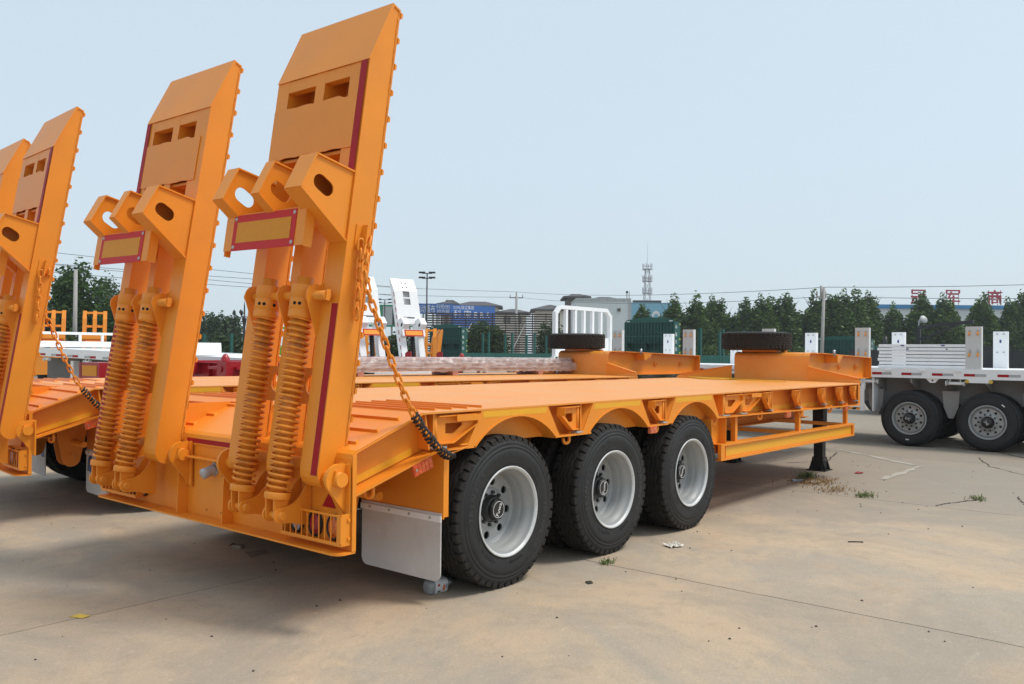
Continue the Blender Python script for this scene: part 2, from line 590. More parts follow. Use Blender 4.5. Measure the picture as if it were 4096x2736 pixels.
# flat lettering as mesh: (verts, faces) centred on the origin in the xy plane
def letters(body, size, ext=0.0, res=2, bold=0.0):
    cu = bpy.data.curves.new('lettering', 'FONT')
    cu.body = body
    cu.size = size
    cu.extrude = ext
    cu.resolution_u = res
    cu.offset = bold
    cu.align_x = 'CENTER'
    o = bpy.data.objects.new('lettering', cu)
    C.objects.link(o)
    bpy.context.view_layer.update()
    m = bpy.data.meshes.new_from_object(o.evaluated_get(bpy.context.evaluated_depsgraph_get()))
    vs = [v.co.copy() for v in m.vertices]
    fs = [tuple(p.vertices) for p in m.polygons]
    bpy.data.objects.remove(o)
    bpy.data.curves.remove(cu)
    bpy.data.meshes.remove(m)
    if vs:
        ym = (min(v.y for v in vs) + max(v.y for v in vs)) / 2
        for v in vs:
            v.y -= ym
    return vs, fs
def put_letters(mb, body, size, fn, ext=0.001, bold=0.0):
    vs, fs = letters(body, size, ext, 2, bold)
    mb.add([fn(v) for v in vs], fs)

# ------------------------------------------------------------------ ground: soil sheet, concrete slabs with open joints
GAP = 0.011
def ground_sheet(mb):
    mb.add([(-900, -900, -0.07), (900, -900, -0.07), (900, 900, -0.07), (-900, 900, -0.07)], [(0, 1, 2, 3)])
ground = struct('ground', ground_sheet, 'soil')
def jitter(seed):
    q = random.Random(seed)
    ph = [q.uniform(0, 6.28) for _ in range(4)]
    return lambda t: 0.0035 * math.sin(2.1 * t + ph[0]) + 0.0025 * math.sin(7.3 * t + ph[1]) + 0.002 * math.sin(19 * t + ph[2]) + 0.0016 * math.sin(47 * t + ph[3])
XS = [-17.0, -12.5, -8.0, -3.5, 1.0, 5.5, 10.0, 14.5, 19.0, 24.5, 30.0, 36, 44, 54]
YS = [-18, -13.5, -9.0, -4.5, 1.5, 6.0, 10.5, 15, 21, 27, 35, 45, 58]
jx = {x: jitter(i + 50) for i, x in enumerate(XS)}
jy = {y: jitter(i + 90) for i, y in enumerate(YS)}
for i in range(len(XS) - 1):
    for k in range(len(YS) - 1):
        x0, x1, y0, y1 = XS[i], XS[i + 1], YS[k], YS[k + 1]
        def slab(mb, x0=x0, x1=x1, y0=y0, y1=y1):
            g = GAP / 2
            near = abs(x0) < 20 and abs(y0) < 16
            n = 60 if near else 1
            top = []
            for t in range(n):
                y = y0 + g
                x = x0 + g + (x1 - x0 - 2 * g) * t / n
                top.append((x, y + jy[y0](x)))
            for t in range(n):
                y = y0 + g + (y1 - y0 - 2 * g) * t / n
                top.append((x1 - g + jx[x1](y), y))
            for t in range(n):
                x = x1 - g - (x1 - x0 - 2 * g) * t / n
                top.append((x, y1 - g + jy[y1](x)))
            for t in range(n):
                y = y1 - g - (y1 - y0 - 2 * g) * t / n
                top.append((x0 + g + jx[x0](y), y))
            m = len(top)
            mb.add([(x, y, 0.0) for x, y in top] + [(x, y, -0.06) for x, y in top],
                   [tuple(range(m))] + [(a, a + m, (a + 1) % m + m, (a + 1) % m) for a in range(m)])
        struct('concrete_slab', slab, 'concrete', ground)
def strip_path(mb, pts, w, z, seed):
    q = random.Random(seed)
    vs = []
    P = []
    for a, b in zip(pts[:-1], pts[1:]):
        for t in range(12):
            f = t / 12
            P.append((a[0] + (b[0] - a[0]) * f + q.uniform(-.02, .02), a[1] + (b[1] - a[1]) * f + q.uniform(-.02, .02)))
    for i, (x, y) in enumerate(P):
        a, b = P[max(0, i - 1)], P[min(len(P) - 1, i + 1)]
        d = Vector((b[0] - a[0], b[1] - a[1])).normalized()
        ww = w * q.uniform(0.3, 1.2)
        vs += [(x - d.y * ww, y + d.x * ww, z), (x + d.y * ww, y - d.x * ww, z)]
    mb.add(vs, [(2 * i, 2 * i + 1, 2 * i + 3, 2 * i + 2) for i in range(len(P) - 1)])
CRACKS = [[(13.7, 1.6), (12.9, 0.0), (11.3, -1.3), (10.4, -3.0)], [(6.35, -1.65), (6.0, -1.5), (5.75, -1.42), (5.52, -1.36)],
          [(9.9, 1.2), (8.6, 0.9), (7.9, 1.3)], [(7.2, 2.6), (6.1, 1.6), (5.55, 1.5)], [(6.1, -2.6), (6.25, -2.1), (6.9, -1.9)], [(8.9, 2.4), (9.4, 1.7)],
          [(8.3, -2.2), (9.7, -1.1), (10.9, -0.7)]]
for i, c in enumerate(CRACKS):
    struct('crack', lambda mb: strip_path(mb, c, 0.012 if i else 0.016, 0.004, i), 'joint_dirt', ground)
def marking(mb):
    for a, b, w in (((10.4, 1.35), (8.93, -0.35), 0.06), ((8.93, -0.35), (7.05, -0.31), 0.055)):
        strip_path(mb, [a, b], w, 0.0045, 5)
struct('road_marking', marking, 'worn_marking', ground)

# ------------------------------------------------------------------ wheels
def tyre_mesh(mb, r=0.525, w=0.28, side=True):
    """axis along +y; outer sidewall at y=0, inner at y=w; mats: 0 sidewall 1 tread"""
    k = r / 0.525
    prof = [(0.300, 0.030), (0.312, 0.012), (0.330, 0.006), (0.355, 0.0055), (0.375, 0.0015), (0.40, 0.0), (0.425, 0.001), (0.428, 0.004), (0.436, 0.004), (0.44, 0.001),
            (0.449, 0.004), (0.453, 0.009), (0.462, 0.009), (0.466, 0.007), (0.478, 0.014), (0.492, 0.022), (0.500, 0.030)]
    N = 132
    mb.cur = 0
    full = [(a * k, b) for a, b in prof]
    mb.lathe(full, (0, 0, 0), (0, 1, 0), N, ref=(1, 0, 0))
    mb.lathe([(a, w - b) for a, b in reversed(full)], (0, 0, 0), (0, 1, 0), N, ref=(1, 0, 0))
    mb.cur = 1
    mb.lathe([(0.500 * k, 0.030), (0.502 * k, 0.06), (0.502 * k, w - 0.06), (0.500 * k, w - 0.030)], (0, 0, 0), (0, 1, 0), N, ref=(1, 0, 0))
    # zigzag ribs
    e1, e2 = Vector((1, 0, 0)), Vector((0, 1, 0)).cross(Vector((1, 0, 0)))
    def P(rad, t, y):
        return e1 * (rad * math.cos(t)) + e2 * (rad * math.sin(t)) + Vector((0, y, 0))
    edges = [0.066, 0.103, 0.140, 0.177, 0.214]
    for ri in range(4):
        ya, yb = edges[ri] + 0.005, edges[ri + 1] - 0.005
        vs, fs = [], []
        for i in range(N):
            t = 2 * PI * i / N
            zz = 0.007 * (1 if (i // 2) % 2 else -1)
            vs += [P(0.502 * k, t, ya + zz), P(0.523 * k, t, ya + zz), P(0.523 * k, t, yb + zz), P(0.502 * k, t, yb + zz)]
        for i in range(N):
            a, b = 4 * i, 4 * ((i + 1) % N)
            for q in range(3):
                fs.append((a + q, b + q, b + q + 1, a + q + 1))
        mb.add(vs, fs)
    # shoulder lugs
    NL = 46
    for sgn in (0, 1):
        for i in range(NL):
            t0 = 2 * PI * (i + 0.5 * sgn) / NL
            ha = 2 * PI / NL * 0.36
            vs = []
            for tt in (t0 - ha, t0 + ha):
                for rad, y in ((0.482, 0.0155), (0.517, 0.021), (0.524, 0.034), (0.523, 0.062), (0.500, 0.062)):
                    yy = y if not sgn else w - y
                    vs.append(P(rad * k, tt + (0.012 if y > 0.05 else 0), yy))
            fs = [(0, 1, 6, 5), (1, 2, 7, 6), (2, 3, 8, 7), (3, 4, 9, 8), (0, 4, 3, 2, 1), (5, 6, 7, 8, 9)]
            mb.add(vs, fs)
def rim_mesh(mb, k=1.0, depth=0.19, holes=8):
    prof = [(0.300, 0.012), (0.3115, 0.009), (0.3125, 0.002), (0.308, -0.002), (0.300, 0.001), (0.290, 0.014), (0.283, 0.030), (0.281, 0.045), (0.268, 0.058),
            (0.262, 0.105), (0.258, 0.12), (0.249, 0.135), (0.247, depth - 0.012), (0.243, depth - 0.006), (0.236, depth - 0.010), (0.230, depth - 0.004)]
    mb.cur = 1
    mb.lathe([(a * k, b) for a, b in prof[:6]], (0, 0, 0), (0, 1, 0), 64)
    mb.cur = 0
    mb.lathe([(a * k, b) for a, b in prof[5:]], (0, 0, 0), (0, 1, 0), 64)
    hs = [list(reversed(circle(0.187 * k * math.cos(2 * PI * (i + .3) / holes), 0.187 * k * math.sin(2 * PI * (i + .3) / holes), 0.028 * k, 14))) for i in range(holes)]
    mb.prism(circle(0, 0, 0.231 * k, 48), FY, depth - 0.004, depth + 0.008, hs)
    mb.lathe([(0.147 * k, depth - 0.005), (0.143 * k, depth - 0.012), (0.09 * k, depth - 0.012)], (0, 0, 0), (0, 1, 0), 40)
    mb.cur = 2
    mb.lathe([(0.235 * k, depth + 0.012), (0.23 * k, depth + 0.06), (0.05, depth + 0.07)], (0, 0, 0), (0, 1, 0), 40)
    mb.lathe([(0.3 * k, 0.25), (0.1 * k, 0.26)], (0, 0, 0), (0, 1, 0), 40)
def hub_mesh(mb, depth=0.19):
    mb.cur = 0
    mb.lathe([(0.098, depth), (0.096, depth - 0.03), (0.088, depth - 0.034), (0.086, 0.140), (0.080, 0.134), (0.07, 0.133)], (0, 0, 0), (0, 1, 0), 32)
    mb.lathe([(0.077, 0.136), (0.076, 0.108), (0.069, 0.1005), (0.0001, 0.1005)], (0, 0, 0), (0, 1, 0), 8, smooth=False)
    for i in range(10):
        t = 2 * PI * (i + 0.4) / 10
        c = Vector((0.113 * math.cos(t), depth - 0.012, 0.113 * math.sin(t)))
        mb.cyl(c, c + Vector((0, -0.018, 0)), 0.0135, 6)
    mb.cur = 1
    mb.lathe([(0.0545, 0.1002), (0.0547, 0.0994), (0.0580, 0.0994), (0.0582, 0.1002)], (0, 0, 0), (0, 1, 0), 40)
    put_letters(mb, 'Fuwa', 0.046, lambda v: (v.x, 0.0990 - v.z, v.y))
def sidewall_text(mb, k=1.0):
    def arc(body, rad, t0, size, sp):
        chars = list(body)
        n = len(chars)
        for i, ch in enumerate(chars):
            if ch == ' ':
                continue
            t = t0 + (n / 2 - 0.5 - i) * sp
            er = Vector((math.cos(t), 0, math.sin(t)))
            et = Vector((math.sin(t), 0, -math.cos(t)))
            o = er * rad + Vector((0, 0.0005, 0))
            put_letters(mb, ch, size, lambda v: tuple(o + et * (v.x * 1.25) + er * v.y + Vector((0, -v.z, 0))), 0.0016)
    arc('TRIANGLE', 0.395, R(90), 0.058, 0.115)
    arc('TRIANGLE', 0.395, R(270), 0.058, 0.115)
    arc('TR 668', 0.395, R(20), 0.040, 0.085)
    arc('11R22.5', 0.352, R(330), 0.030, 0.068)
    arc('11R22.5', 0.352, R(165), 0.030, 0.068)
    arc('TUBELESS', 0.35, R(215), 0.022, 0.05)
    for t in (0.2, 2.3, 4.4):
        er = Vector((math.cos(t), 0, math.sin(t)))
        et = Vector((math.sin(t), 0, -math.cos(t)))
        for dr in (-0.022, 0.022):
            mb.obox(er * (0.358 + dr) + Vector((0, 0.004, 0)), et, er, (0, 1, 0), (0.055, 0.0015, 0.0015))
def wheel(parent, x, y, z, side, rot, dual=True, name='wheel'):
    m = T(x, y, z) @ (RZ(PI) if side > 0 else Matrix()) @ RY(rot)
    w = part(name, rim_mesh, ['rim_silver', 'rim_edge', 'chassis_dark'], parent, 'rim', m)
    part('tyre', tyre_mesh, ['tyre_side', 'tyre_tread'], w, 'tyre')
    part('hub', hub_mesh, ['hub_black', 'white_print'], w, 'hub')
    part('sidewall_lettering', sidewall_text, 'tyre_letter', w, 'sidetext')
    if dual:
        part('tyre', tyre_mesh, ['tyre_side', 'tyre_tread'], w, 'tyre', T(0, 0.325, 0) @ RY(0.3))
    return w

# ------------------------------------------------------------------ loading ramp (local axes: x across, y up the ramp, z forward)
BEAMS = ((0.0, 0.16), (0.41, 0.495), (0.79, 0.91))
KNEE, TIP = (0.0, 2.49), (0.132, 2.881)
def ramp_beams(mb):
    arc = [(0.09 - 0.09 * math.cos(a), 0.02 - 0.09 * math.sin(a)) for a in [PI * i / 8 for i in range(9)]]
    for u0, u1 in BEAMS:
        prof = [KNEE] + arc + [(0.18, 2.862), TIP]
        mb.prism(prof, FU, u0, u1)
        mb.box(u0 - 0.007, u1 + 0.007, 0.10, 2.875, 0.1802, 0.190)             # running plate at the front
BAYS = ((0.1602, 0.4098), (0.4952, 0.7898))
def ramp_pipe(mb):
    mb.cyl((0.02, 0.05, 0.09), (0.89, 0.05, 0.09), 0.036, 16)
def ramp_cross(mb, bay):
    for u0, u1 in (BAYS[bay],):
        mb.box(u0, u1, 2.404, 2.482, 0.001, 0.055)
        # front sheet between the beams, a slit left open beside one beam
        g = 0.022
        mb.box(u0 + g, u1, 1.50, 2.85, 0.168, 0.1795)
        mb.box(u0, u1, 1.93, 1.95, 0.02, 0.17)
        mb.box(u0, u1, 2.27, 2.286, 0.02, 0.17)
def ramp_web(mb, bay):
    for u0, u1 in (BAYS[bay],):
        c = (u0 + u1) / 2
        mb.prism([(u0, 0.40), (u1, 0.40), (u1, 0.62), (u0, 0.62)], lambda a, b, d: (a, b, d), 0.10, 0.11, [list(reversed(circle(c, 0.52, 0.062, 20)))])
def ramp_cap(mb):
    mb.prism([(-0.008, 2.482), (0.124, 2.890), (0.184, 2.872), (0.186, 2.858), (0.137, 2.874), (0.006, 2.486)], FU, -0.006, 0.916)
def weld_bead(mb):
    q = random.Random(9)
    n = 120
    mb.tube([(-0.0015 + q.uniform(-.001, .001), 0.12 + 2.70 * i / n, 0.1785 + q.uniform(-.0012, .0012)) for i in range(n + 1)], [0.0035 + q.uniform(0, 0.0022) for i in range(n + 1)], 5)
def ramp_sheet(mb):
    q = random.Random(4)
    n = 14
    top, bot = [], []
    for i in range(n + 1):
        u = 0.066 + (0.906 - 0.066) * i / n
        top.append((u, 2.287 + 0.005 * q.uniform(-1, 1) - (0.010 if i in (0, 1, 2) else 0)))
        bot.append((u, 1.952 + 0.005 * q.uniform(-1, 1)))
    mb.prism(bot + top[::-1], FZ, -0.007, -0.0012)
def cleat(mb):
    mb.add([(-0.012, -0.02, 0), (0.172, -0.02, 0), (0.172, -0.014, 0.015), (-0.012, -0.014, 0.015), (-0.012, 0.02, 0), (0.172, 0.02, 0), (0.172, 0.012, 0.015), (-0.012, 0.012, 0.015)],
           [(0, 1, 2, 3), (3, 2, 6, 7), (4, 7, 6, 5), (0, 3, 7, 4), (1, 5, 6, 2), (0, 4, 5, 1)])
GT, GP, GN, GB = (-0.001, 1.783), (-0.275, 1.808), (-0.350, 1.60), (-0.001, 1.377)
def gusset(wd, two):
    def fn(mb):
        hole = capsule((-0.228, 1.660), (-0.176, 1.638), 0.046)
        for d in ((0.012, 0.022), (wd - 0.022, wd - 0.012)) if two else ((0.016, 0.026),):
            poly = [GT, GP, GN, GB]
            mb.prism(poly, FU, d[0], d[1], [list(reversed(hole))] if d[0] < 0.1 else [])
        for a, b in ((GT, GP), (GP, GN), (GN, GB)):
            a, b = Vector(a), Vector(b)
            dd_ = (b - a).normalized()
            nn = Vector((dd_.y, -dd_.x))
            if nn.dot(Vector((-0.13, 1.62)) - a) > 0:
                nn = -nn
            e = dd_ * 0.004
            q = [a - e, b + e, b + e + nn * 0.010, a - e + nn * 0.010]
            mb.prism([(p.x, p.y) for p in q], FU, 0.0, wd)
    return fn
BV0, BV1, BW = 1.30, 1.528, -0.232
def board_back(mb):
    mb.box(0.10, 0.92, BV0, BV1, BW, BW + 0.008)
    mb.box(0.10, 0.108, BV0 - 0.004, BV1 + 0.006, BW + 0.0085, BW + 0.065)
    mb.box(0.912, 0.92, BV0 - 0.03, BV1 + 0.006, BW + 0.0085, BW + 0.05)
    for u in (0.16, 0.45, 0.85):
        mb.box(u - 0.02, u + 0.02, BV1 - 0.04, BV1 + 0.045, BW + 0.0085, BW + 0.02)
def board_red(mb):
    mb.box(0.185, 0.83, BV0 - 0.004, BV1 - 0.008, BW - 0.004, BW - 0.0005)
def board_amber(mb):
    mb.box(0.230, 0.786, BV0 + 0.046, BV1 - 0.054, BW - 0.0055, BW - 0.0042)
def board_bolt(mb):
    mb.lathe([(0.013, 0), (0.012, -0.003), (0.007, -0.006), (0.0001, -0.007)], (0, 0, 0), (0, 0, 1), 14)
def spring_coil(mb):
    turns, n = 29, 14
    pts = []
    for i in range(turns * n + 1):
        t = 2 * PI * i / n
        v = -0.118 + (0.915 + 0.118) * i / (turns * n)
        pts.append((0.0635 * math.cos(t), v, 0.0635 * math.sin(t)))
    mb.tube(pts, 0.0090, 7)
def spring_tube(mb):
    mb.cyl((0, -0.13, 0), (0, 0.9, 0), 0.046, 20)
    mb.cyl((0, 0.45, 0), (0, 0.93, 0), 0.049, 20)
def spring_collar(mb):
    mb.lathe([(0.05, 0.905), (0.0745, 0.905), (0.076, 0.908), (0.076, 0.948), (0.0745, 0.949), (0.0745, 0.952), (0.076, 0.953), (0.076, 1.018), (0.0745, 1.019), (0.0745, 1.022), (0.076, 1.023),
              (0.076, 1.100), (0.0745, 1.103), (0.048, 1.103), (0.048, 1.15), (0.001, 1.15)], (0, 0, 0), (0, 1, 0), 32)
def collar_hole_shade(mb):  # thin black discs on the collar, painting the shade inside its holes
    for t in (R(228), R(252), R(302), R(180)):
        c = Vector((0.0745 * math.cos(t), 0.985, 0.0745 * math.sin(t)))
        nrm = Vector((math.cos(t), 0, math.sin(t)))
        mb.cyl(c, c + nrm * 0.0025, 0.0105 if t != R(302) else 0.008, 12)
def spring_clevis(mb):
    mb.lathe([(0.0001, -0.165), (0.0735, -0.165), (0.076, -0.161), (0.076, -0.130), (0.0735, -0.125), (0.0001, -0.125)], (0, 0, 0), (0, 1, 0), 32)
    for s in (-1, 1):
        pts = [(-0.05, -0.1655), (0.05, -0.1655), (0.038, -0.25)] + [(0.038 * math.cos(a), -0.257 - 0.038 * math.sin(a)) for a in [PI * i / 6 for i in range(7)]] + [(-0.038, -0.25)]
        mb.prism(pts, FU, s * 0.039 - 0.006, s * 0.039 + 0.006)
def ramp_lug(mb):
    r = 0.068
    pts = [(0.0, 0.80), (0.0, 1.125)] + [(-0.045 + r * math.cos(a), 1.04 + r * math.sin(a)) for a in [R(70) + R(150) * i / 9 for i in range(10)]]
    mb.prism(pts, FU, -0.005, 0.005)
def ramp_pin(mb):
    mb.cyl((0.055, 1.04, -0.045), (0.87, 1.04, -0.045), 0.029, 18)
    mb.box(0.045, 0.0545, 1.01, 1.075, -0.06, -0.032)
def link_path(a, b, n, sag):
    return [tuple(Vector(a).lerp(Vector(b), i / n) + Vector((0, 0, -sag * 4 * (i / n) * (1 - i / n)))) for i in range(n + 1)]
def chain_link(mb):
    r, hl = 0.0170, 0.0215
    pts = [(hl + r * math.cos(a), r * math.sin(a), 0) for a in [-PI / 2 + PI * i / 5 for i in range(6)]]
    pts += [(-hl - r * math.cos(a), -r * math.sin(a), 0) for a in [-PI / 2 + PI * i / 5 for i in range(6)]]
    mb.tube(pts, 0.0074, 6, closed=True)
def resample(pts, step):
    pts = [Vector(p) for p in pts]
    # Catmull-Rom then equal spacing
    dense = []
    for i in range(len(pts) - 1):
        p0, p1, p2, p3 = pts[max(0, i - 1)], pts[i], pts[i + 1], pts[min(len(pts) - 1, i + 2)]
        for k in range(24):
            t = k / 24
            dense.append(0.5 * ((2 * p1) + (p2 - p0) * t + (2 * p0 - 5 * p1 + 4 * p2 - p3) * t * t + (3 * p1 - p0 - 3 * p2 + p3) * t ** 3))
    dense.append(pts[-1])
    outp, acc = [dense[0]], 0.0
    for a, b in zip(dense[:-1], dense[1:]):
        d = (b - a).length
        while acc + d >= step:
            f = (step - acc) / d
            a = a.lerp(b, f)
            outp.append(a.copy())
            d = (b - a).length
            acc = 0.0
        acc += d
    return outp
def lay_chain(parent, pts, first=0):
    P = resample(pts, 0.058)
    for i in range(len(P) - 1):
        d = (P[i + 1] - P[i]).normalized()
        side = Vector((0.35, -0.93, 0.1)).cross(d).normalized()
        up = d.cross(side)
        a = R(40 if (i + first) % 2 else -50) + 0.12 * math.sin(i * 2.3)
        y = side * math.cos(a) + up * math.sin(a)
        z = d.cross(y)
        c = (P[i] + P[i + 1]) / 2
        m = Matrix(((d.x, y.x, z.x, c.x), (d.y, y.y, z.y, c.y), (d.z, y.z, z.z, c.z), (0, 0, 0, 1)))
        part('chain_link', chain_link, 'orange_paint', parent, 'chain_link', m)

PIV = Vector((-1.40, 0, 0.95))
def ramp_matrix(u0, th, wd, roll, sv, dx):
    a, rl = R(th), R(roll)
    V = Vector((math.sin(a), 0, math.cos(a)))
    N = Vector((math.cos(a), 0, -math.sin(a)))
    U = Vector((0, 1, 0))
    rot = Matrix.Rotation(rl, 3, 'X')
    yc = u0 + wd / 2
    org = PIV + Vector((dx, yc, 0)) + rot @ (Vector((0, u0 - yc, 0)) + V * (-0.05 * sv) + N * (-0.085))
    U, V, N = rot @ U * (wd / 0.91), rot @ V * sv, rot @ N
    return Matrix(((U.x, V.x, N.x, org.x), (U.y, V.y, N.y, org.y), (U.z, V.z, N.z, org.z), (0, 0, 0, 1)))
def make_ramp(root, prm, strip_side):
    m = ramp_matrix(*prm)
    r = part('loading_ramp', ramp_beams, 'orange_paint', root, 'ramp_beams', m, bevel=0.004)
    for bay in (0, 1):
        part('cross_member', lambda mb: ramp_cross(mb, bay), 'orange_paint', r, 'ramp_cross%d' % bay)
        part('web_plate', lambda mb: ramp_web(mb, bay), 'orange_paint', r, 'ramp_web%d' % bay)
    part('hinge_pipe', ramp_pipe, 'orange_paint', r, 'ramp_pipe')
    part('tip_plate', ramp_cap, 'orange_paint', r, 'ramp_cap')
    part('cover_sheet', ramp_sheet, 'orange_paint', r, 'ramp_sheet')
    for bi, (u0, u1) in enumerate(BEAMS):
        part('weld_bead', weld_bead, 'orange_rust', r, 'weld_bead', T(u0, 0, 0))
        part('gusset', gusset(u1 - u0, bi == 0), 'orange_paint', r, 'gusset%d' % bi, T(u0, 0, 0))
        for k in range(17):
            v = 0.173 + 0.1667 * k if k < 16 else 2.836
            mm = T(u0, v, 0.190) @ Matrix.Diagonal(((u1 - u0) / 0.16, 1, 1, 1))
            part('cleat', cleat, 'orange_paint', r, 'cleat', mm)
    part('board_bracket', board_back, 'orange_paint', r, 'board_back')
    part('reflector_board', board_red, 'red_reflector', r, 'board_red')
    part('reflector_panel', board_amber, 'amber_reflector', r, 'board_amber')
    for u in (0.206, 0.808):
        for v in (BV0 + 0.02, BV1 - 0.03):
            part('bolt', board_bolt, 'steel', r, 'board_bolt', T(u, v, BW - 0.004))
    def strip(u0, u1, v0, v1, key):
        part('reflective_strip', lambda mb: mb.box(u0, u1, v0, v1, -0.009 if v1 > 1.5 else -0.0022, -0.0076 if v1 > 1.5 else -0.0006), 'red_tape', r, key)
    if strip_side == 0:
        strip(0.006, 0.062, 1.80, 2.478, 'stripA0')
        strip(0.006, 0.060, -0.0, 1.0, 'stripA1')
    else:
        strip(0.852, 0.906, 1.70, 2.478, 'stripB0')
        strip(0.852, 0.906, 0.02, 1.0, 'stripB1')
    for u in (0.285, 0.645):
        mm = T(u, 0, -0.045)
        part('spring_tube', spring_tube, 'orange_rust', r, 'spring_tube', mm)
        part('spring_coil', spring_coil, 'orange_rust', r, 'spring_coil', mm)
        part('spring_collar', spring_collar, 'orange_paint', r, 'spring_collar', mm)
        part('collar_hole_shade', collar_hole_shade, 'hole_shade_black', r, 'collar_hole_shade', mm)
        part('spring_clevis', spring_clevis, 'orange_paint', r, 'spring_clevis', mm)
    for u in (0.168, 0.455, 0.797):
        part('spring_lug', ramp_lug, 'orange_paint', r, 'ramp_lug', T(u, 0, 0))
    part('spring_pin', ramp_pin, 'orange_paint', r, 'ramp_pin')
    return m

# ------------------------------------------------------------------ low-bed trailer (local: x forward, y away from the near side, z up)
YA, YB = 0.038, 2.992
def MY(y):
    return YA + YB - y
def tail_plate(mb):
    top = [(-1.362, 0.955), (-1.362, 1.000), (-1.352, 1.026), (-1.325, 1.046), (-0.800, 1.238)]
    bot = [(-0.803, 1.226), (-1.318, 1.036), (-1.344, 1.016), (-1.350, 1.000), (-1.350, 0.955)]
    mb.prism(top + bot, FY, YA, YB)
DECKX = [-0.798, 1.45, 3.55, 5.65, 7.88]
def deck_plate(i):
    def fn(mb):
        x0, x1 = DECKX[i] + (0.0015 if i else 0), DECKX[i + 1] - 0.0015
        if i < 3:
            mb.box(x0, x1, YA, YB, 1.226, 1.238)
        else:
            cor = [(7.36, 0), (7.52, 0.025), (7.66, 0.075), (7.78, 0.15), (7.85, 0.22), (7.88, 0.30)]
            pts = [(x0, YA)] + [(x, YA + d) for x, d in cor] + [(x, YB - d) for x, d in reversed(cor)] + [(x0, YB)]
            mb.prism(pts, FZ, 1.226, 1.238)
    return fn
def grip(mb):
    mb.add([(-0.022, 0, 0), (0.022, 0.03, 0), (0.020, 0.034, 0.013), (-0.018, 0.006, 0.015), (-0.022, 0.98, 0), (0.022, 0.95, 0), (0.020, 0.946, 0.013), (-0.018, 0.974, 0.015)],
           [(0, 1, 2, 3), (4, 7, 6, 5), (0, 3, 7, 4), (1, 5, 6, 2), (3, 2, 6, 7), (0, 4, 5, 1)])
def side_rail(far):
    M_ = MY if far else (lambda y: y)
    def fn(mb):
        P = lambda a, b, d: (a, M_(d), b)
        # rear slope: web and lower flange
        mb.prism([(-1.345, 0.80), (-0.665, 1.002), (-0.735, 1.2245), (-0.803, 1.2245), (-1.345, 1.026)], P, 0.150, 0.160)
        mb.prism([(-1.345, 0.778), (-0.660, 0.985), (-0.33, 0.985), (-0.33, 0.997), (-0.664, 0.997), (-1.345, 0.791)], P, YA, 0.21)
        # web above the wheels and along the front
        mb.prism([(-0.733, 1.000), (7.36, 0.955), (7.36, 1.2255), (-0.733, 1.2255)], P, 0.1605, 0.1705)
        for a, b in ((0.572, 1.03), (1.888, 2.24)):
            mb.prism([(a, 0.988), (b, 0.988), (b, 1.0), (a, 1.0)], P, YA, 0.21)
        mb.prism([(3.18, 0.992), (7.42, 0.944), (7.42, 0.956), (3.18, 1.004)], P, YA, 0.21)
        # upright plates
        for x, t in ((-0.765, 0.035), (-0.690, 0.0), (0.915, 0), (2.225, 0), (3.36, 0), (3.765, 0), (4.552, 0), (5.378, 0), (6.19, 0), (6.815, 0), (7.36, 0)):
            zb = 1.0 if x < 3 else 1.0 - (x - 3.2) * 0.0113
            mb.prism([(x + t, zb), (x + t + 0.010, zb), (x + 0.010, 1.2258), (x, 1.2258)], P, YA + 0.022, 0.160)
    return fn
def arch_panel(far):
    M_ = MY if far else (lambda y: y)
    def fn(mb):
        P = lambda a, b, d: (a, M_(d), b)
        r, cz = 0.632, 0.548
        a0 = math.asin((0.994 - cz) / r)
        arc = [(-r * math.cos(a0 + (PI - 2 * a0) * i / 18), cz + r * math.sin(a0 + (PI - 2 * a0) * i / 18)) for i in range(19)]
        pts = [(-0.385, 1.2255), (-0.53, 0.994)] + arc + [(0.49, 1.002), (0.345, 1.2255)]
        mb.prism(pts, P, YA + 0.002, YA + 0.012)
        n = len(arc)
        # fender plate under the arch
        vs = []
        for k, (a, b) in enumerate(arc):
            vs += [(a, M_(YA - 0.003), b), (a, M_(0.62), b), (a, M_(YA - 0.003), b - 0.011), (a, M_(0.62), b - 0.011)]
        fs = []
        for k in range(n - 1):
            q, w = 4 * k, 4 * k + 4
            fs += [(q, w, w + 1, q + 1), (q + 2, q + 3, w + 3, w + 2), (q, q + 2, w + 2, w), (q + 1, w + 1, w + 3, q + 3)]
        mb.add(vs, fs)
        # angled side cheeks back to the web
        for A, B in (((-0.385, 1.2255), (-0.53, 0.994)), ((0.345, 1.2255), (0.49, 1.002))):
            sg = -1 if A[0] < 0 else 1
            mb.add([(A[0], M_(YA + 0.0122), A[1]), (B[0], M_(YA + 0.0122), B[1]), (B[0] + sg * 0.05, M_(0.160), B[1]), (A[0] + sg * 0.05, M_(0.160), A[1]),
                    (A[0] - sg * 0.01, M_(YA + 0.0122), A[1]), (B[0] - sg * 0.01, M_(YA + 0.0122), B[1]), (B[0] + sg * 0.04, M_(0.160), B[1]), (A[0] + sg * 0.04, M_(0.160), A[1])],
                   [(0, 1, 2, 3), (4, 7, 6, 5), (0, 4, 5, 1), (2, 6, 7, 3), (1, 5, 6, 2), (0, 3, 7, 4)])
    return fn
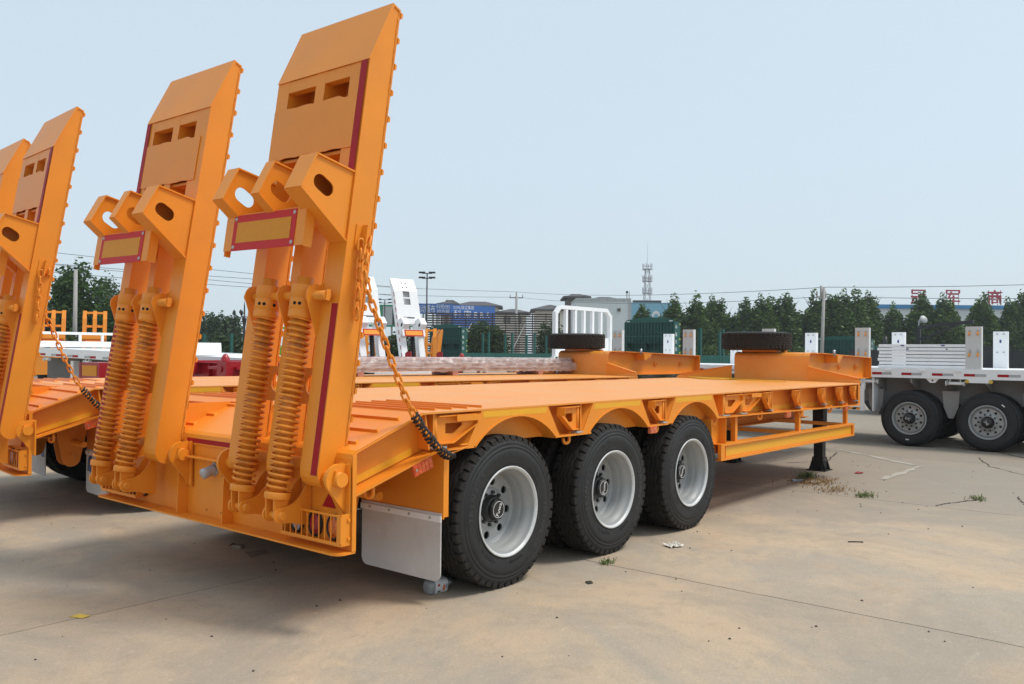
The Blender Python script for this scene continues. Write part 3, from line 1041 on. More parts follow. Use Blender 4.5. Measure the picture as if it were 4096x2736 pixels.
def stake_bracket(mb, fold=False):
    out_ = [(0.0, 0.0), (0.0, -0.17), (0.125, -0.17), (0.335, -0.055), (0.335, 0.0)]
    hole = [(0.075, -0.047), (0.075, -0.112), (0.143, -0.115), (0.222, -0.065), (0.222, -0.047)]
    mb.prism(out_, FY, -0.004, 0.004, [hole])
    for a, b in (((0.0, 0.002), (0.337, 0.002)), ((0.127, -0.172), (0.337, -0.057)), ((0.0, -0.172), (0.125, -0.172)), ((0.338, -0.055), (0.338, 0.0))):
        a, b = Vector((a[0], -0.012, a[1])), Vector((b[0], -0.012, b[1]))
        mb.beam(a, b, 0.044, 0.007, (0, 0, 1) if abs(a.x - b.x) > 0.01 else (1, 0, 0))
    mb.cyl((-0.012, 0, -0.185), (-0.012, 0, 0.012), 0.018, 10)
    if fold:
        mb.obox((0.342, -0.035, -0.027), (1, 0, 0), (0, 1, 0), (0, 0, 1), (0.003, 0.03, 0.031))
    for x in (0.10, 0.20):
        mb.cyl((x, -0.0045, -0.022), (x, -0.0065, -0.022), 0.009, 10)
def bracket_pin(mb):
    mb.cyl((-0.012, 0, -0.215), (-0.012, 0, -0.1855), 0.011, 8)
    mb.cyl((-0.012, 0, 0.0125), (-0.012, 0, 0.022), 0.011, 8)
    mb.obox((0.0, -0.01, -0.196), (1, 0, 0), (0, 1, 0), (0, 0, 1), (0.06, 0.03, 0.005))
def bracket_flap(mb):
    mb.box(0.14, 0.345, -0.048, -0.040, -0.035, 0.006)
def rope_hook(mb):
    pts = [(0, 0, 0.03), (0, 0, -0.02)] + [(-0.027 + 0.027 * math.cos(a), 0, -0.03 - 0.027 * math.sin(a)) for a in [PI * i / 8 for i in range(9)]] + [(-0.056, 0, -0.018)]
    mb.tube(pts, 0.0125, 8)
def marker_lamp(mb):
    mb.box(-0.055, 0.055, -0.012, 0.012, -0.03, 0.03)
    for i in range(5):
        mb.box(-0.05 + i * 0.021, -0.036 + i * 0.021, -0.0145, -0.0125, -0.026, 0.026)
def marker_bolt(mb):
    mb.cyl((-0.04, -0.0152, 0), (-0.04, -0.0185, 0), 0.006, 8)
def tape(x0, z0, x1, z1, h, y):
    return lambda mb: mb.prism([(x0, z0), (x1, z1), (x1, z1 + h), (x0, z0 + h)], FY, y - 0.0012, y - 0.0004)
def rear_panel(mb):
    mb.box(-1.3495, -1.337, 0.03, 3.0, 0.4745, 0.975)
    cor = [(-1.465 + 0.06 - 0.06 * math.cos(a), 0.03 + 0.06 - 0.06 * math.sin(a)) for a in [PI / 2 * i / 6 for i in range(7)]]
    pts = [(-1.335, 0.03)] + list(reversed(cor)) + [(x, 3.03 - y) for x, y in cor] + [(-1.335, 3.0)]
    mb.prism(pts, FZ, 0.462, 0.474)
    # side end plates of the tail
    for y0, y1 in ((0.026, 0.0345), (2.9955, 3.004)):
        mb.prism([(-1.362, 0.476), (-1.335, 0.476), (-1.335, 1.03), (-1.362, 1.02)], FY, y0, y1)
    # centre frame
    mb.box(-1.42, -1.350, 1.265, 1.84, 0.872, 0.882)
    for y, z1 in ((1.262, 0.8715), (1.832, 0.8715)):
        mb.prism([(-1.3498, 0.4745), (-1.43, 0.4745), (-1.415, z1), (-1.3498, z1)], FY, y, y + 0.01)
def rear_hole_shade(mb):  # black discs on an uncut panel, shade of the bolt holes put in colour
    for y, z in ((1.39, 0.77), (1.40, 0.52), (1.58, 0.52), (1.33, 0.575)):
        mb.cyl((-1.3499, y, z), (-1.3515, y, z), 0.006, 8)
def socket_plug(mb):
    mb.prism(circle(0, 0, 0.05, 6, 0.5), lambda a, b, d: (d, a, b), -1.357, -1.350)
    mb.lathe([(0.036, 0), (0.034, 0.05), (0.037, 0.055), (0.037, 0.085), (0.026, 0.092), (0.001, 0.092)], (-1.357, 0, 0), (-0.95, 0.1, -0.35), 16)
def lamp_guard(mb):
    y0, y1, z0, z1, xo = 0.0, 0.56, 0.0, 0.176, -0.085
    mb.box(xo, xo + 0.006, y0, y1, z1 - 0.013, z1)
    mb.box(xo, xo + 0.006, y0, y1, z0, z0 + 0.018)
    mb.box(xo + 0.0062, 0, y0, y1, z0, z0 + 0.005)
    mb.box(xo + 0.0062, 0, y1 - 0.006, y1, z0 + 0.0052, z1)
    for i in range(9):
        y = y0 + 0.084 + i * 0.0545
        mb.box(xo, xo + 0.005, y - 0.0035, y + 0.0035, z0 + 0.0182, z1 - 0.0132)
    mb.box(xo, xo + 0.006, y0 - 0.006, y0 + 0.03, z0 + 0.0182, z1 - 0.0132)
    mb.box(xo + 0.0062, 0.0, y0 - 0.006, y0 - 0.0002, z0, z1 + 0.004)
def guard_bolt(mb):
    mb.lathe([(0.010, 0), (0.010, -0.008), (0.0001, -0.008)], (0, 0, 0), (0, 0, 1), 6, smooth=False)
def tail_lamp(mb):
    n = 24
    E_ = lambda ry, rz, x: [(x, ry * math.cos(2 * PI * i / n), rz * math.sin(2 * PI * i / n)) for i in range(n)]
    rings = E_(0.060, 0.076, 0) + E_(0.058, 0.074, -0.022) + E_(0.050, 0.067, -0.022) + E_(0.048, 0.065, -0.012)
    mb.add(rings, [(a * n + i, a * n + (i + 1) % n, (a + 1) * n + (i + 1) % n, (a + 1) * n + i) for a in range(3) for i in range(n)], True)
def tail_lens(mb):
    n = 24
    vs = []
    for k, (f, x) in enumerate(((1.0, -0.0125), (0.85, -0.021), (0.5, -0.026))):
        vs += [(x, 0.048 * f * math.cos(2 * PI * i / n), 0.065 * f * math.sin(2 * PI * i / n)) for i in range(n)]
    mb.add(vs, [(a * n + i, a * n + (i + 1) % n, (a + 1) * n + (i + 1) % n, (a + 1) * n + i) for a in range(2) for i in range(n)] + [tuple(2 * n + i for i in range(n))], True)
def hinge_bracket(mb):
    arc = [(-0.062 + 0.088 * math.cos(a), 0.888 + 0.088 * math.sin(a)) for a in [R(75) + R(150) * i / 10 for i in range(11)]]
    mb.prism([(-0.0005, 0.675), (-0.0005, 0.972)] + arc, FY, -0.011, 0.011)
    mb.prism([(0.0, 0.66), (-0.012, 0.672), (-0.012, 0.968), (0.0, 0.980)], FY, 0.0115, 0.052)
    mb.prism([(0.0, 0.66), (-0.012, 0.672), (-0.012, 0.968), (0.0, 0.980)], FY, -0.046, -0.0115)
def hinge_pin(mb):
    mb.cyl((-0.062, -0.045, 0.888), (-0.062, 0.14, 0.888), 0.042, 20)
    mb.obox((-0.094, -0.02, 0.90), (0.2, 0, 1), (0, 1, 0), (1, 0, -0.2), (0.038, 0.009, 0.008))
def spring_arm(mb):
    arc = [(0.046 * math.cos(a), 0.046 * math.sin(a)) for a in [PI / 2 + PI * i / 8 for i in range(9)]]
    top = [(0.212, 0.185), (0.175, 0.155), (0.135, 0.10), (0.095, 0.066), (0.05, 0.05)]
    bot = [(0.06, -0.050), (0.13, -0.068), (0.212, -0.085)]
    for y in (-0.062, 0.050):
        mb.prism(top + arc + bot, FY, y, y + 0.012)
    mb.cyl((0, -0.086, 0), (0, 0.086, 0), 0.023, 16)
def mud_panel(mb):
    mb.box(-0.606, -0.598, 0.045, 0.845, 0.548, 0.984)
    mb.box(-0.598, -0.56, 0.045, 0.051, 0.56, 0.984)
def mudflap(mb):
    r = 0.055
    pts = [(0.06, 0.585), (0.06, 0.145 + r)] + [(0.06 + r - r * math.cos(a), 0.145 + r - r * math.sin(a)) for a in [PI / 2 * i / 6 for i in range(1, 7)]]
    pts += [(0.825 - r + r * math.sin(a), 0.145 + r - r * math.cos(a)) for a in [PI / 2 * i / 6 for i in range(7)]] + [(0.825, 0.585)]
    mb.prism(pts, FX, -0.614, -0.6065)
def flap_strip(mb):
    mb.box(-0.622, -0.6142, 0.052, 0.833, 0.528, 0.566)
def flap_bolt(mb):
    for y in (0.15, 0.345, 0.54, 0.735):
        mb.cyl((-0.6222, y, 0.55), (-0.626, y, 0.55), 0.010, 10)
def chassis(mb):
    for y in (1.0, 2.03):
        mb.box(-1.33, 7.9, y - 0.006, y + 0.006, 0.72, 1.2255)
        mb.box(-1.33, 7.9, y - 0.08, y + 0.08, 0.706, 0.7195)
    for i in range(14):
        x = -0.9 + i * 0.64
        mb.box(x, x + 0.01, 1.0065, 2.0235, 0.80, 1.2253)
    for i in range(10):
        x = 3.55 + i * 0.42
        for s in (0, 1):
            f = MY if s else (lambda y: y)
            mb.prism([(0.9935, 0.80), (0.9935, 1.2253), (0.171, 1.2253), (0.171, 1.10)], lambda a, b, d: (d, f(a), b), x, x + 0.008)
def axle(mb):
    mb.cyl((0, 0.2, 0.525), (0, 2.83, 0.525), 0.075, 16)
    mb.cyl((0, 0.62, 0.525), (0, 0.78, 0.525), 0.21, 24)
    mb.cyl((0, 2.25, 0.525), (0, 2.41, 0.525), 0.21, 24)
    for y in (0.93, 2.10):
        for k in range(5):
            l = 0.52 - k * 0.07
            mb.box(-l, l, y - 0.04, y + 0.04, 0.61 + k * 0.0195, 0.627 + k * 0.0195)
def hanger(mb):
    for y in (0.82, 0.99, 2.03, 2.20):
        arc = [(0.09 * math.cos(a), 0.50 - 0.09 * math.sin(a)) for a in [PI * i / 8 for i in range(9)]]
        mb.prism([(-0.19, 1.0), (0.19, 1.0)] + arc, FY, y, y + 0.012)
    mb.cyl((0, 0.80, 0.52), (0, 1.02, 0.52), 0.025, 10)
    mb.cyl((0, 2.01, 0.52), (0, 2.23, 0.52), 0.025, 10)
    mb.cyl((0.02, 0.5, 0.66), (0.02, 2.5, 0.66), 0.03, 10)
def front_mud(mb):
    mb.box(3.118, 3.126, 0.06, 0.80, 0.60, 0.985)
    mb.box(3.40, 3.408, 0.046, 0.13, 0.585, 0.985)
    mb.box(3.1265, 3.3995, 0.12, 0.126, 0.63, 0.985)
def side_guard(far):
    M_ = MY if far else (lambda y: y)
    def fn(mb):
        P = lambda a, b, d: (a, M_(d), b)
        D_ = lambda x: 0.564 - (x - 3.28) * 0.0042
        def strip(x0, x1, h0, h1, y0, y1):
            mb.prism([(x0, D_(x0) + h0), (x1, D_(x1) + h0), (x1, D_(x1) + h1), (x0, D_(x0) + h1)], P, y0, y1)
        strip(3.28, 7.20, 0.0, 0.165, 0.062, 0.072)
        strip(3.28, 7.20, 0.0, 0.022, 0.036, 0.0615)
        strip(3.28, 7.20, 0.143, 0.165, 0.036, 0.0615)
        strip(3.28, 3.36, 0.0225, 0.1425, 0.036, 0.0615)
        strip(7.15, 7.20, 0.0225, 0.1425, 0.036, 0.0615)
        strip(3.28, 7.20, 0.0, 0.008, 0.0725, 0.13)
        strip(3.28, 7.20, 0.157, 0.165, 0.0725, 0.13)
    return fn
def guard_post(mb):
    mb.box(-0.027, 0.027, -0.03, 0.02, 0.70, 0.99)
STRUTS = (((5.35, 0.11, 0.705), (5.0, 0.95, 0.735)), ((7.02, 0.11, 0.70), (6.65, 0.95, 0.735)), ((3.70, 0.11, 0.70), (3.45, 0.95, 0.735)))
def guard_strut(far, k):
    M_ = MY if far else (lambda y: y)
    def fn(mb):
        a, b = STRUTS[k]
        mb.beam((a[0], M_(a[1]), a[2]), (b[0], M_(b[1]), b[2]), 0.045, 0.045)
    return fn
def front_rail(mb):
    cor = [(7.36, 0), (7.52, 0.025), (7.66, 0.075), (7.78, 0.15), (7.85, 0.22), (7.88, 0.30)]
    line = [(x, YA + d + 0.003) for x, d in cor] + [(x, YB - d - 0.003) for x, d in reversed(cor)]
    for (a, b) in zip(line[:-1], line[1:]):
        mb.add([(a[0], a[1], 1.2255), (b[0], b[1], 1.2255), (b[0], b[1], 0.95), (a[0], a[1], 0.95),
                (a[0] - 0.01, a[1], 1.2255), (b[0] - 0.01, b[1], 1.2255), (b[0] - 0.01, b[1], 0.95), (a[0] - 0.01, a[1], 0.95)],
               [(0, 1, 2, 3), (4, 7, 6, 5), (2, 6, 7, 3)])
def neck_riser(mb):
    prof = [(7.884, 1.2385), (7.884, 1.56), (7.892, 1.605), (7.915, 1.636), (7.955, 1.653), (8.0, 1.657), (8.35, 1.652), (8.35, 1.640), (8.0, 1.645), (7.962, 1.641), (7.924, 1.626), (7.904, 1.60), (7.896, 1.56), (7.896, 1.2385)]
    mb.prism(prof, FY, 0.92, 2.08)
def gooseneck(mb):
    mb.prism([(8.352, 1.640), (10.66, 1.576), (10.66, 1.588), (8.352, 1.652)], FY, 0.885, 2.145)
    for y in (1.0, 2.02):
        mb.prism([(7.90, 1.25), (10.645, 1.245), (10.645, 1.5755), (8.35, 1.6395), (7.90, 1.6395)], FY, y, y + 0.012)
        mb.prism([(7.90, 1.236), (10.645, 1.231), (10.645, 1.2445), (7.90, 1.2495)], FY, y - 0.085, y + 0.085)
    mb.box(10.6455, 10.66, 0.885, 2.145, 1.231, 1.5755)
def neck_fairing(far):
    M_ = MY if far else (lambda y: y)
    bend = lambda a, b, d: (d - 0.05 * ((0.92 - a) / 0.8) - 0.16 * ((0.92 - a) / 0.8) ** 3, M_(a), b)
    def fn(mb):
        mb.prism([(0.918, 1.2385), (0.918, 1.442), (0.15, 1.298), (0.10, 1.275), (0.085, 1.2385)], bend, 7.850, 7.859)
        mb.prism([(0.918, 1.443), (0.918, 1.452), (0.13, 1.307), (0.13, 1.298)], bend, 7.838, 7.90)
    return fn
def neck_bracket(mb):
    for y0, y1 in ((0.80, 0.995), (2.035, 2.23)):
        mb.prism([(8.75, 1.62), (9.0, 1.613), (8.83, 1.50), (8.77, 1.50)], FY, y0, y1)
def neck_hook(mb):
    pts = [(-0.03, 0, -0.05), (-0.03, 0, 0.0)] + [(0.0 - 0.03 * math.cos(a), 0, 0.03 * math.sin(a)) for a in [PI * i / 8 for i in range(1, 8)]] + [(0.03, 0, 0), (0.03, 0, -0.02)]
    mb.tube(pts, 0.012, 8)
def landing_leg(mb):
    mb.box(-0.075, 0.075, -0.075, 0.075, 0.50, 1.15)
    mb.box(-0.062, 0.062, -0.062, 0.062, 0.13, 0.4995)
    mb.box(-0.085, 0.085, -0.085, 0.085, 0.485, 0.53)
def leg_foot(mb):
    mb.box(-0.15, 0.15, -0.13, 0.13, 0.0, 0.014)
    for s in (-1, 1):
        mb.prism([(-0.14, 0.0145), (0.14, 0.0145), (0.075, 0.19), (-0.075, 0.19)], FY, s * 0.07 - 0.006, s * 0.07 + 0.006)
        mb.prism([(-0.12, 0.0145), (0.12, 0.0145), (0.07, 0.17), (-0.07, 0.17)], FX, s * 0.085 - 0.005, s * 0.085 + 0.005)
    mb.cyl((0, -0.09, 0.13), (0, 0.09, 0.13), 0.02, 10)
def anchor_plate(mb):
    mb.box(-0.008, -0.0005, 1.345, 1.485, 0.056, 0.105)
    mb.box(-0.055, -0.0085, 1.345, 1.488, 0.098, 0.106)
def chain_bolt(mb):
    mb.cyl((0, 0, -0.02), (0, 0, 0.035), 0.012, 10)
    mb.cyl((0, 0, 0.0), (0, 0, 0.012), 0.022, 6)
    mb.tube([(0.02, 0, 0.0), (0.10, -0.01, 0.02), (0.155, -0.02, 0.035), (0.165, -0.02, 0.05), (0.10, -0.012, 0.05)], 0.008, 6)
def sleeve(mb_pts):
    def fn(mb):
        P = resample(mb_pts, 0.0035)
        pts = []
        for i, p in enumerate(P[1:-1]):
            d = (P[i + 2] - P[i]).normalized()
            side = Vector((0.35, -0.93, 0.1)).cross(d).normalized()
            up = d.cross(side)
            a = i * 0.0035 / 0.029 * 2 * PI
            rr = 0.0225 + 0.003 * math.sin(i * 0.13)
            pts.append(p + side * (math.cos(a) * rr) + up * (math.sin(a) * rr))
        mb.tube(pts, 0.0085, 5)
    return fn

def lowbed(label, loc, rz, ramps, rots, flap_text):
    root = thing('lowbed_trailer', label, 'trailer', loc, rz, 'orange low-bed trailers parked side by side')
    part('tail_plate', tail_plate, 'orange_paint', root, bevel=0.003)
    for i in range(4):
        part('deck_plate', deck_plate(i), 'orange_checker', root, 'deck%d' % i)
    tilt = math.atan2(0.192, 0.525)
    for y in (0.125, 1.925):
        for x in (-0.745, -0.590, -0.435, -0.285, -0.14):
            part('grip_bar', grip, 'orange_paint', root, 'grip', T(x, y, 1.238))
        for x in (-0.905, -1.075, -1.235):
            part('grip_bar', grip, 'orange_paint', root, 'grip', T(x, y, 1.238 + (x + 0.80) * 0.3657) @ RY(-tilt))
    for far in (0, 1):
        part('side_rail', side_rail(far), 'orange_paint', root, 'side_rail%d' % far, bevel=0.002)
        M_ = MY if far else (lambda y: y)
        for k in range(3):
            part('wheel_arch', arch_panel(far), 'orange_paint', root, 'arch%d' % far, T(0.13 + 1.31 * k, 0, 0))
        part('side_guard', side_guard(far), 'orange_paint', root, 'side_guard%d' % far)
        for k in range(3):
            part('guard_strut', guard_strut(far, k), 'orange_paint', root, 'guard_strut%d%d' % (far, k))
        for x in (3.72, 5.42, 7.06):
            part('guard_post', guard_post, 'orange_paint', root, 'guard_post', T(x, M_(0.115), 0))
    # yellow reflective tape, near side
    for k in range(3):
        part('reflective_tape', tape(-0.37, 1.178, 0.325, 1.178, 0.042, YA + 0.002), 'yellow_tape', root, 'tapeA', T(0.13 + 1.31 * k, 0, 0))
    part('reflective_tape', tape(-1.335, 0.806, -0.79, 0.968, 0.045, 0.150), 'yellow_tape', root, 'tapeB')
    part('reflective_tape', lambda mb: mb.prism([(3.37, 0.598), (7.14, 0.582), (7.14, 0.672), (3.37, 0.688)], FY, 0.0605, 0.0615), 'yellow_tape', root, 'tapeC')
    for a, b in ((3.78, 4.53), (4.57, 5.36), (5.40, 6.17), (6.21, 6.8)):
        part('reflective_tape', tape(a, 1.02 - (a - 3.2) * 0.0113, b, 1.02 - (b - 3.2) * 0.0113, 0.045, 0.1605), 'yellow_tape', root, 'tapeD%.1f' % a)
    # fold-out stake brackets
    for x, mirror, ang in ((-0.68, 0, 4), (0.905, 1, 6), (2.215, 1, 6), (3.375, 0, 4), (3.78, 0, 4), (4.545, 1, 8), (5.37, 1, 8), (6.18, 1, 7), (6.805, 1, 8), (7.35, 1, 6)):
        m = T(x + (0.03 if not mirror else -0.03), 0.075, 1.205) @ (RZ(PI) @ Matrix.Diagonal((1, -1, 1, 1)) if mirror else Matrix())
        m = m @ RZ(R(-ang)) if ang else m
        sc = 1.0 if not mirror else 0.80
        b = part('stake_bracket', lambda mb: stake_bracket(mb, mirror), 'orange_paint', root, 'stake_bracket%d' % mirror, m @ Matrix.Diagonal((sc, 1, 1, 1)))
        part('hinge_bolt', bracket_pin, 'zinc_grey', b, 'bracket_pin')
        if x in (-0.68, 3.78, 7.35):
            part('bracket_flap', bracket_flap, 'orange_paint', b, 'bracket_flap')
    for x, z in ((0.789, 0.99), (2.11, 0.99), (3.232, 0.99), (4.309, 0.985), (5.434, 0.972), (6.438, 0.96)):
        part('rope_hook', rope_hook, 'orange_paint', root, 'rope_hook', T(x, 0.075, z - 0.005) @ RZ(R(-20)))
    part('rope_hook', rope_hook, 'orange_paint', root, 'rope_hook', T(-1.13, 0.12, 0.80) @ RZ(R(-60)))
    for x, z, a, s in ((-0.80, 0.905, 16.5, 1.5), (1.975, 0.957, 0, 1.0), (4.965, 0.94, 0, 1.15), (6.888, 0.925, 0, 1.0)):
        m = part('marker_lamp', marker_lamp, 'amber_plastic' if x < 0 else 'marker_plastic', root, 'marker_lamp%d' % (x < 0), T(x, 0.045, z) @ RY(R(-a)) @ Matrix.Diagonal((s, 1, s ** 0.5, 1)))
        part('bolt', marker_bolt, 'steel', m, 'marker_bolt')
    # tail
    part('rear_panel', rear_panel, 'orange_paint', root, bevel=0.002)
    part('bolt_hole_shade', rear_hole_shade, 'hole_shade_black', root)
    part('reflective_strip', lambda mb: mb.box(-1.3640, -1.3625, 1.262, 1.825, 0.968, 1.0), 'red_tape', root, 'tail_strip')
    part('cable_socket', socket_plug, 'zinc_grey', root, 'plug', T(0, 1.485, 0.807))
    for far in (0, 1):
        y0 = 0.046 if not far else 2.37
        g = part('lamp_guard', lamp_guard, 'orange_paint', root, 'lamp_guard', T(-1.3500, y0, 0.512) if not far else T(-1.35, y0 + 0.61, 0.512) @ Matrix.Diagonal((1, -1, 1, 1)))
        for z in (0.04, 0.145):
            part('bolt', guard_bolt, 'orange_paint', g, 'guard_bolt', T(-0.03, -0.0062, z) @ RX(R(-90)))
        for k, (yy, lm) in enumerate(((0.19, 'amber_lens'), (0.365, 'red_lens'), (0.54, 'clear_lens'))):
            y = yy if not far else MY(yy) - 0.06
            l = part('tail_lamp', tail_lamp, 'black_rubber', root, 'tail_lamp', T(-1.352, y, 0.592))
            part('lens', tail_lens, lm, l, 'lens' + lm)
    part('triangle_reflector', lambda mb: mb.prism([(0.19, 0.70), (0.31, 0.70), (0.25, 0.785)], FX, -1.356, -1.3505), 'red_tape', root, 'tri')
    for prm, sside, dy in ramps:
        m = make_ramp(root, prm, sside)
        for u in (-0.10, 1.005):
            q = m @ Vector((u, 0.02, 0.09))
            b = part('hinge_bracket', hinge_bracket, 'orange_paint', root, 'hinge_bracket', T(-1.362, q.y, 0) if u < 0 else T(-1.362, q.y, 0) @ Matrix.Diagonal((1, -1, 1, 1)))
            part('hinge_pin', hinge_pin, 'orange_paint', b, 'hinge_pin')
        for u in (0.285, 0.645):
            q = m @ Vector((u, -0.257, -0.045))
            part('spring_arm', spring_arm, 'orange_paint', root, 'spring_arm', T(q.x, q.y, q.z))
    # safety chain on the outer face of the first ramp
    m = ramp_matrix(*ramps[0][0])
    ap = part('anchor_plate', anchor_plate, 'orange_paint', root, 'anchor_plate', m)
    top = m @ Vector((-0.045, 1.415, 0.135))
    d = top - Vector((-1.343, 0.0, 2.25))
    run = [(top.x, top.y, top.z), (-1.26, 0.06, 2.05), (-1.17, 0.03, 1.76), (-1.065, 0.0, 1.485), (-0.945, -0.01, 1.262), (-0.808, -0.015, 1.097), (-0.695, -0.012, 1.0), (-0.62, -0.004, 0.962), (-0.555, 0.012, 0.956)]
    lay_chain(root, run)
    h0 = m @ Vector((-0.032, 1.39, 0.080))
    h1 = m @ Vector((-0.032, 0.90, 0.122))
    lay_chain(root, [h0, h0.lerp(h1, 0.33), h0.lerp(h1, 0.66), h1], 1)
    part('chain_sleeve', sleeve([(-0.93, -0.011, 1.24), (-0.808, -0.015, 1.097), (-0.695, -0.012, 1.0), (-0.62, -0.004, 0.962), (-0.56, 0.012, 0.956)]), 'black_rubber', root)
    part('chain_bolt', chain_bolt, 'orange_paint', root, 'chain_bolt', T(-0.56, 0.055, 0.962))
    # mudguards and flaps
    for far in (0, 1):
        mm = Matrix() if not far else T(0, YA + YB, 0) @ Matrix.Diagonal((1, -1, 1, 1))
        part('mud_panel', mud_panel, 'orange_paint', root, 'mud_panel', mm)
        part('front_mud_panel', front_mud, 'orange_paint', root, 'front_mud', mm)
        f = part('mudflap', mudflap, 'flap_grey', root, 'mudflap', mm)
        part('flap_strip', flap_strip, 'white_paint', f, 'flap_strip')
        part('bolt', flap_bolt, 'zinc_grey', f, 'flap_bolt')
        if flap_text:
            def print_(mb):
                put_letters(mb, '0080' if far else 'NMC', 0.07, lambda v: (-0.6152 - v.z * 0.1, (0.18 if far else 0.17) - v.x * (1 if not far else -1), 0.225 + v.y))
            part('flap_print', print_, 'dark_print', f, 'flap_print%d' % far)
            part('flap_mark', lambda mb: mb.prism([(0.66, 0.36), (0.79, 0.36), (0.79, 0.38), (0.76, 0.50), (0.72, 0.525), (0.66, 0.525)], FX, -0.6162, -0.6145), 'blue_print', f, 'flap_mark')
    part('chassis_beam', chassis, 'orange_paint', root, 'chassis')
    for k in range(3):
        part('axle', axle, 'chassis_dark', root, 'axle', T(1.31 * k, 0, 0))
        wheel(root, 1.31 * k, 0.0, 0.523, -1, rots[k])
        wheel(root, 1.31 * k, 3.03, 0.523, 1, rots[k] + 1.0)
    for x in (-0.76, 0.655, 1.965, 3.25):
        part('spring_hanger', hanger, 'orange_paint', root, 'hanger', T(x, 0, 0))
    part('front_rail', front_rail, 'orange_paint', root)
    part('neck_riser', neck_riser, 'orange_checker', root, bevel=0.004)
    part('gooseneck', gooseneck, 'orange_paint', root, bevel=0.002)
    for far in (0, 1):
        part('neck_fairing', neck_fairing(far), 'orange_paint', root, 'fairing%d' % far)
    part('neck_bracket', neck_bracket, 'orange_paint', root)
    for x in (9.35, 10.15):
        part('neck_hook', neck_hook, 'orange_paint', root, 'neck_hook', T(x, 0.975, 1.43))
    part('marker_lamp', marker_lamp, 'marker_plastic', root, 'marker_lamp', T(9.0, 0.88, 1.56))
    part('neck_bolt', lambda mb: mb.cyl((8.72, 0.84, 1.60), (8.72, 0.84, 1.70), 0.02, 8), 'steel', root)
    for y in (0.62, 1.95):
        l = part('landing_leg', landing_leg, 'leg_black', root, 'landing_leg', T(7.53, y, 0))
        part('leg_foot', leg_foot, 'leg_black', l, 'leg_foot')
    sp = part('spare_wheel', rim_mesh, ['rim_silver', 'rim_edge', 'chassis_dark'], root, 'rim', T(8.05, 1.80, 1.965) @ RX(R(-90)))
    part('tyre', tyre_mesh, ['tyre_side', 'tyre_tread'], sp, 'tyre')
    part('spare_carrier', lambda mb: [mb.box(7.97, 8.15, 1.45, 2.0, 1.658, 1.684), mb.box(8.3, 8.4, 1.45, 2.0, 1.653, 1.684)], 'orange_paint', root)
    return root
RA = (0.186, 7.246, 0.910, 1.072, 1.0, 0.0)
RB = (1.895, 8.289, 0.906, 1.125, 1.005, -0.074)
RC = (-0.045, 8.371, 0.967, 1.843, 1.037, -0.12)
RD = (1.66, 8.371, 0.967, 1.843, 1.037, -0.12)
trailer_near = lowbed('nearest orange low-bed trailer, raised ramps in front, three dual wheels facing the viewer', (0, 0, 0), 0, [(RA, 0, 0), (RB, 1, 0)], [R(-68), R(-82), R(-245)], False)
trailer_next = lowbed('second orange low-bed trailer at the left edge, behind the nearest trailer and angled slightly', (-0.03, 4.35, 0), R(-6), [(RC, 0, 0), (RD, 1, 0)], [0.7, 2.1, 3.3], True)

# ------------------------------------------------------------------ white flatbed trailer across the yard (local x along the trailer, y away from the viewer)
def post_shell(near):
    def fn(mb):
        mb.box(-0.125, 0.125, 0.0, 0.008, 0, 0.74 if near else 0.71)
        mb.box(-0.125, -0.117, 0.0085, 0.10, 0, 0.74 if near else 0.71)
        mb.box(0.117, 0.125, 0.0085, 0.10, 0, 0.74 if near else 0.71)
        if not near:
            mb.box(-0.116, 0.116, 0.0085, 0.014, 0.30, 0.32)
            mb.box(-0.116, 0.116, 0.0085, 0.014, 0.60, 0.62)
    return fn
def handle(mb):
    mb.cur = 0
    mb.tube([(0, 0, 0.045), (0.004, -0.02, 0.03), (0.002, -0.022, -0.01)], 0.011, 6)
    mb.cur = 1
    mb.tube([(0.002, -0.022, -0.011), (-0.004, -0.024, -0.075)], 0.014, 6)
def clip(mb):
    mb.box(-0.016, 0.016, -0.014, -0.001, -0.012, 0.012)
def small_tyre(mb):
    prof = [(0.285, 0.035), (0.30, 0.012), (0.33, 0.004), (0.37, 0.0), (0.41, 0.002), (0.45, 0.010), (0.475, 0.024), (0.492, 0.045), (0.50, 0.075), (0.50, 0.205), (0.492, 0.235), (0.475, 0.256), (0.45, 0.27), (0.37, 0.28), (0.285, 0.25)]
    mb.cur = 0
    mb.lathe(prof, (0, 0, 0), (0, 1, 0), 56)
    for r_ in (0.43, 0.46):
        mb.lathe([(r_ - 0.003, 0.003), (r_, -0.001 + (r_ - 0.43) * 0.35), (r_ + 0.003, 0.006 + (r_ - 0.43) * 0.35)], (0, 0, 0), (0, 1, 0), 56)
    mb.cur = 1
    mb.obox((0.10, -0.003, -0.365), (1, 0, 0.25), (0, 1, 0), (-0.25, 0, 1), (0.028, 0.0015, 0.009))
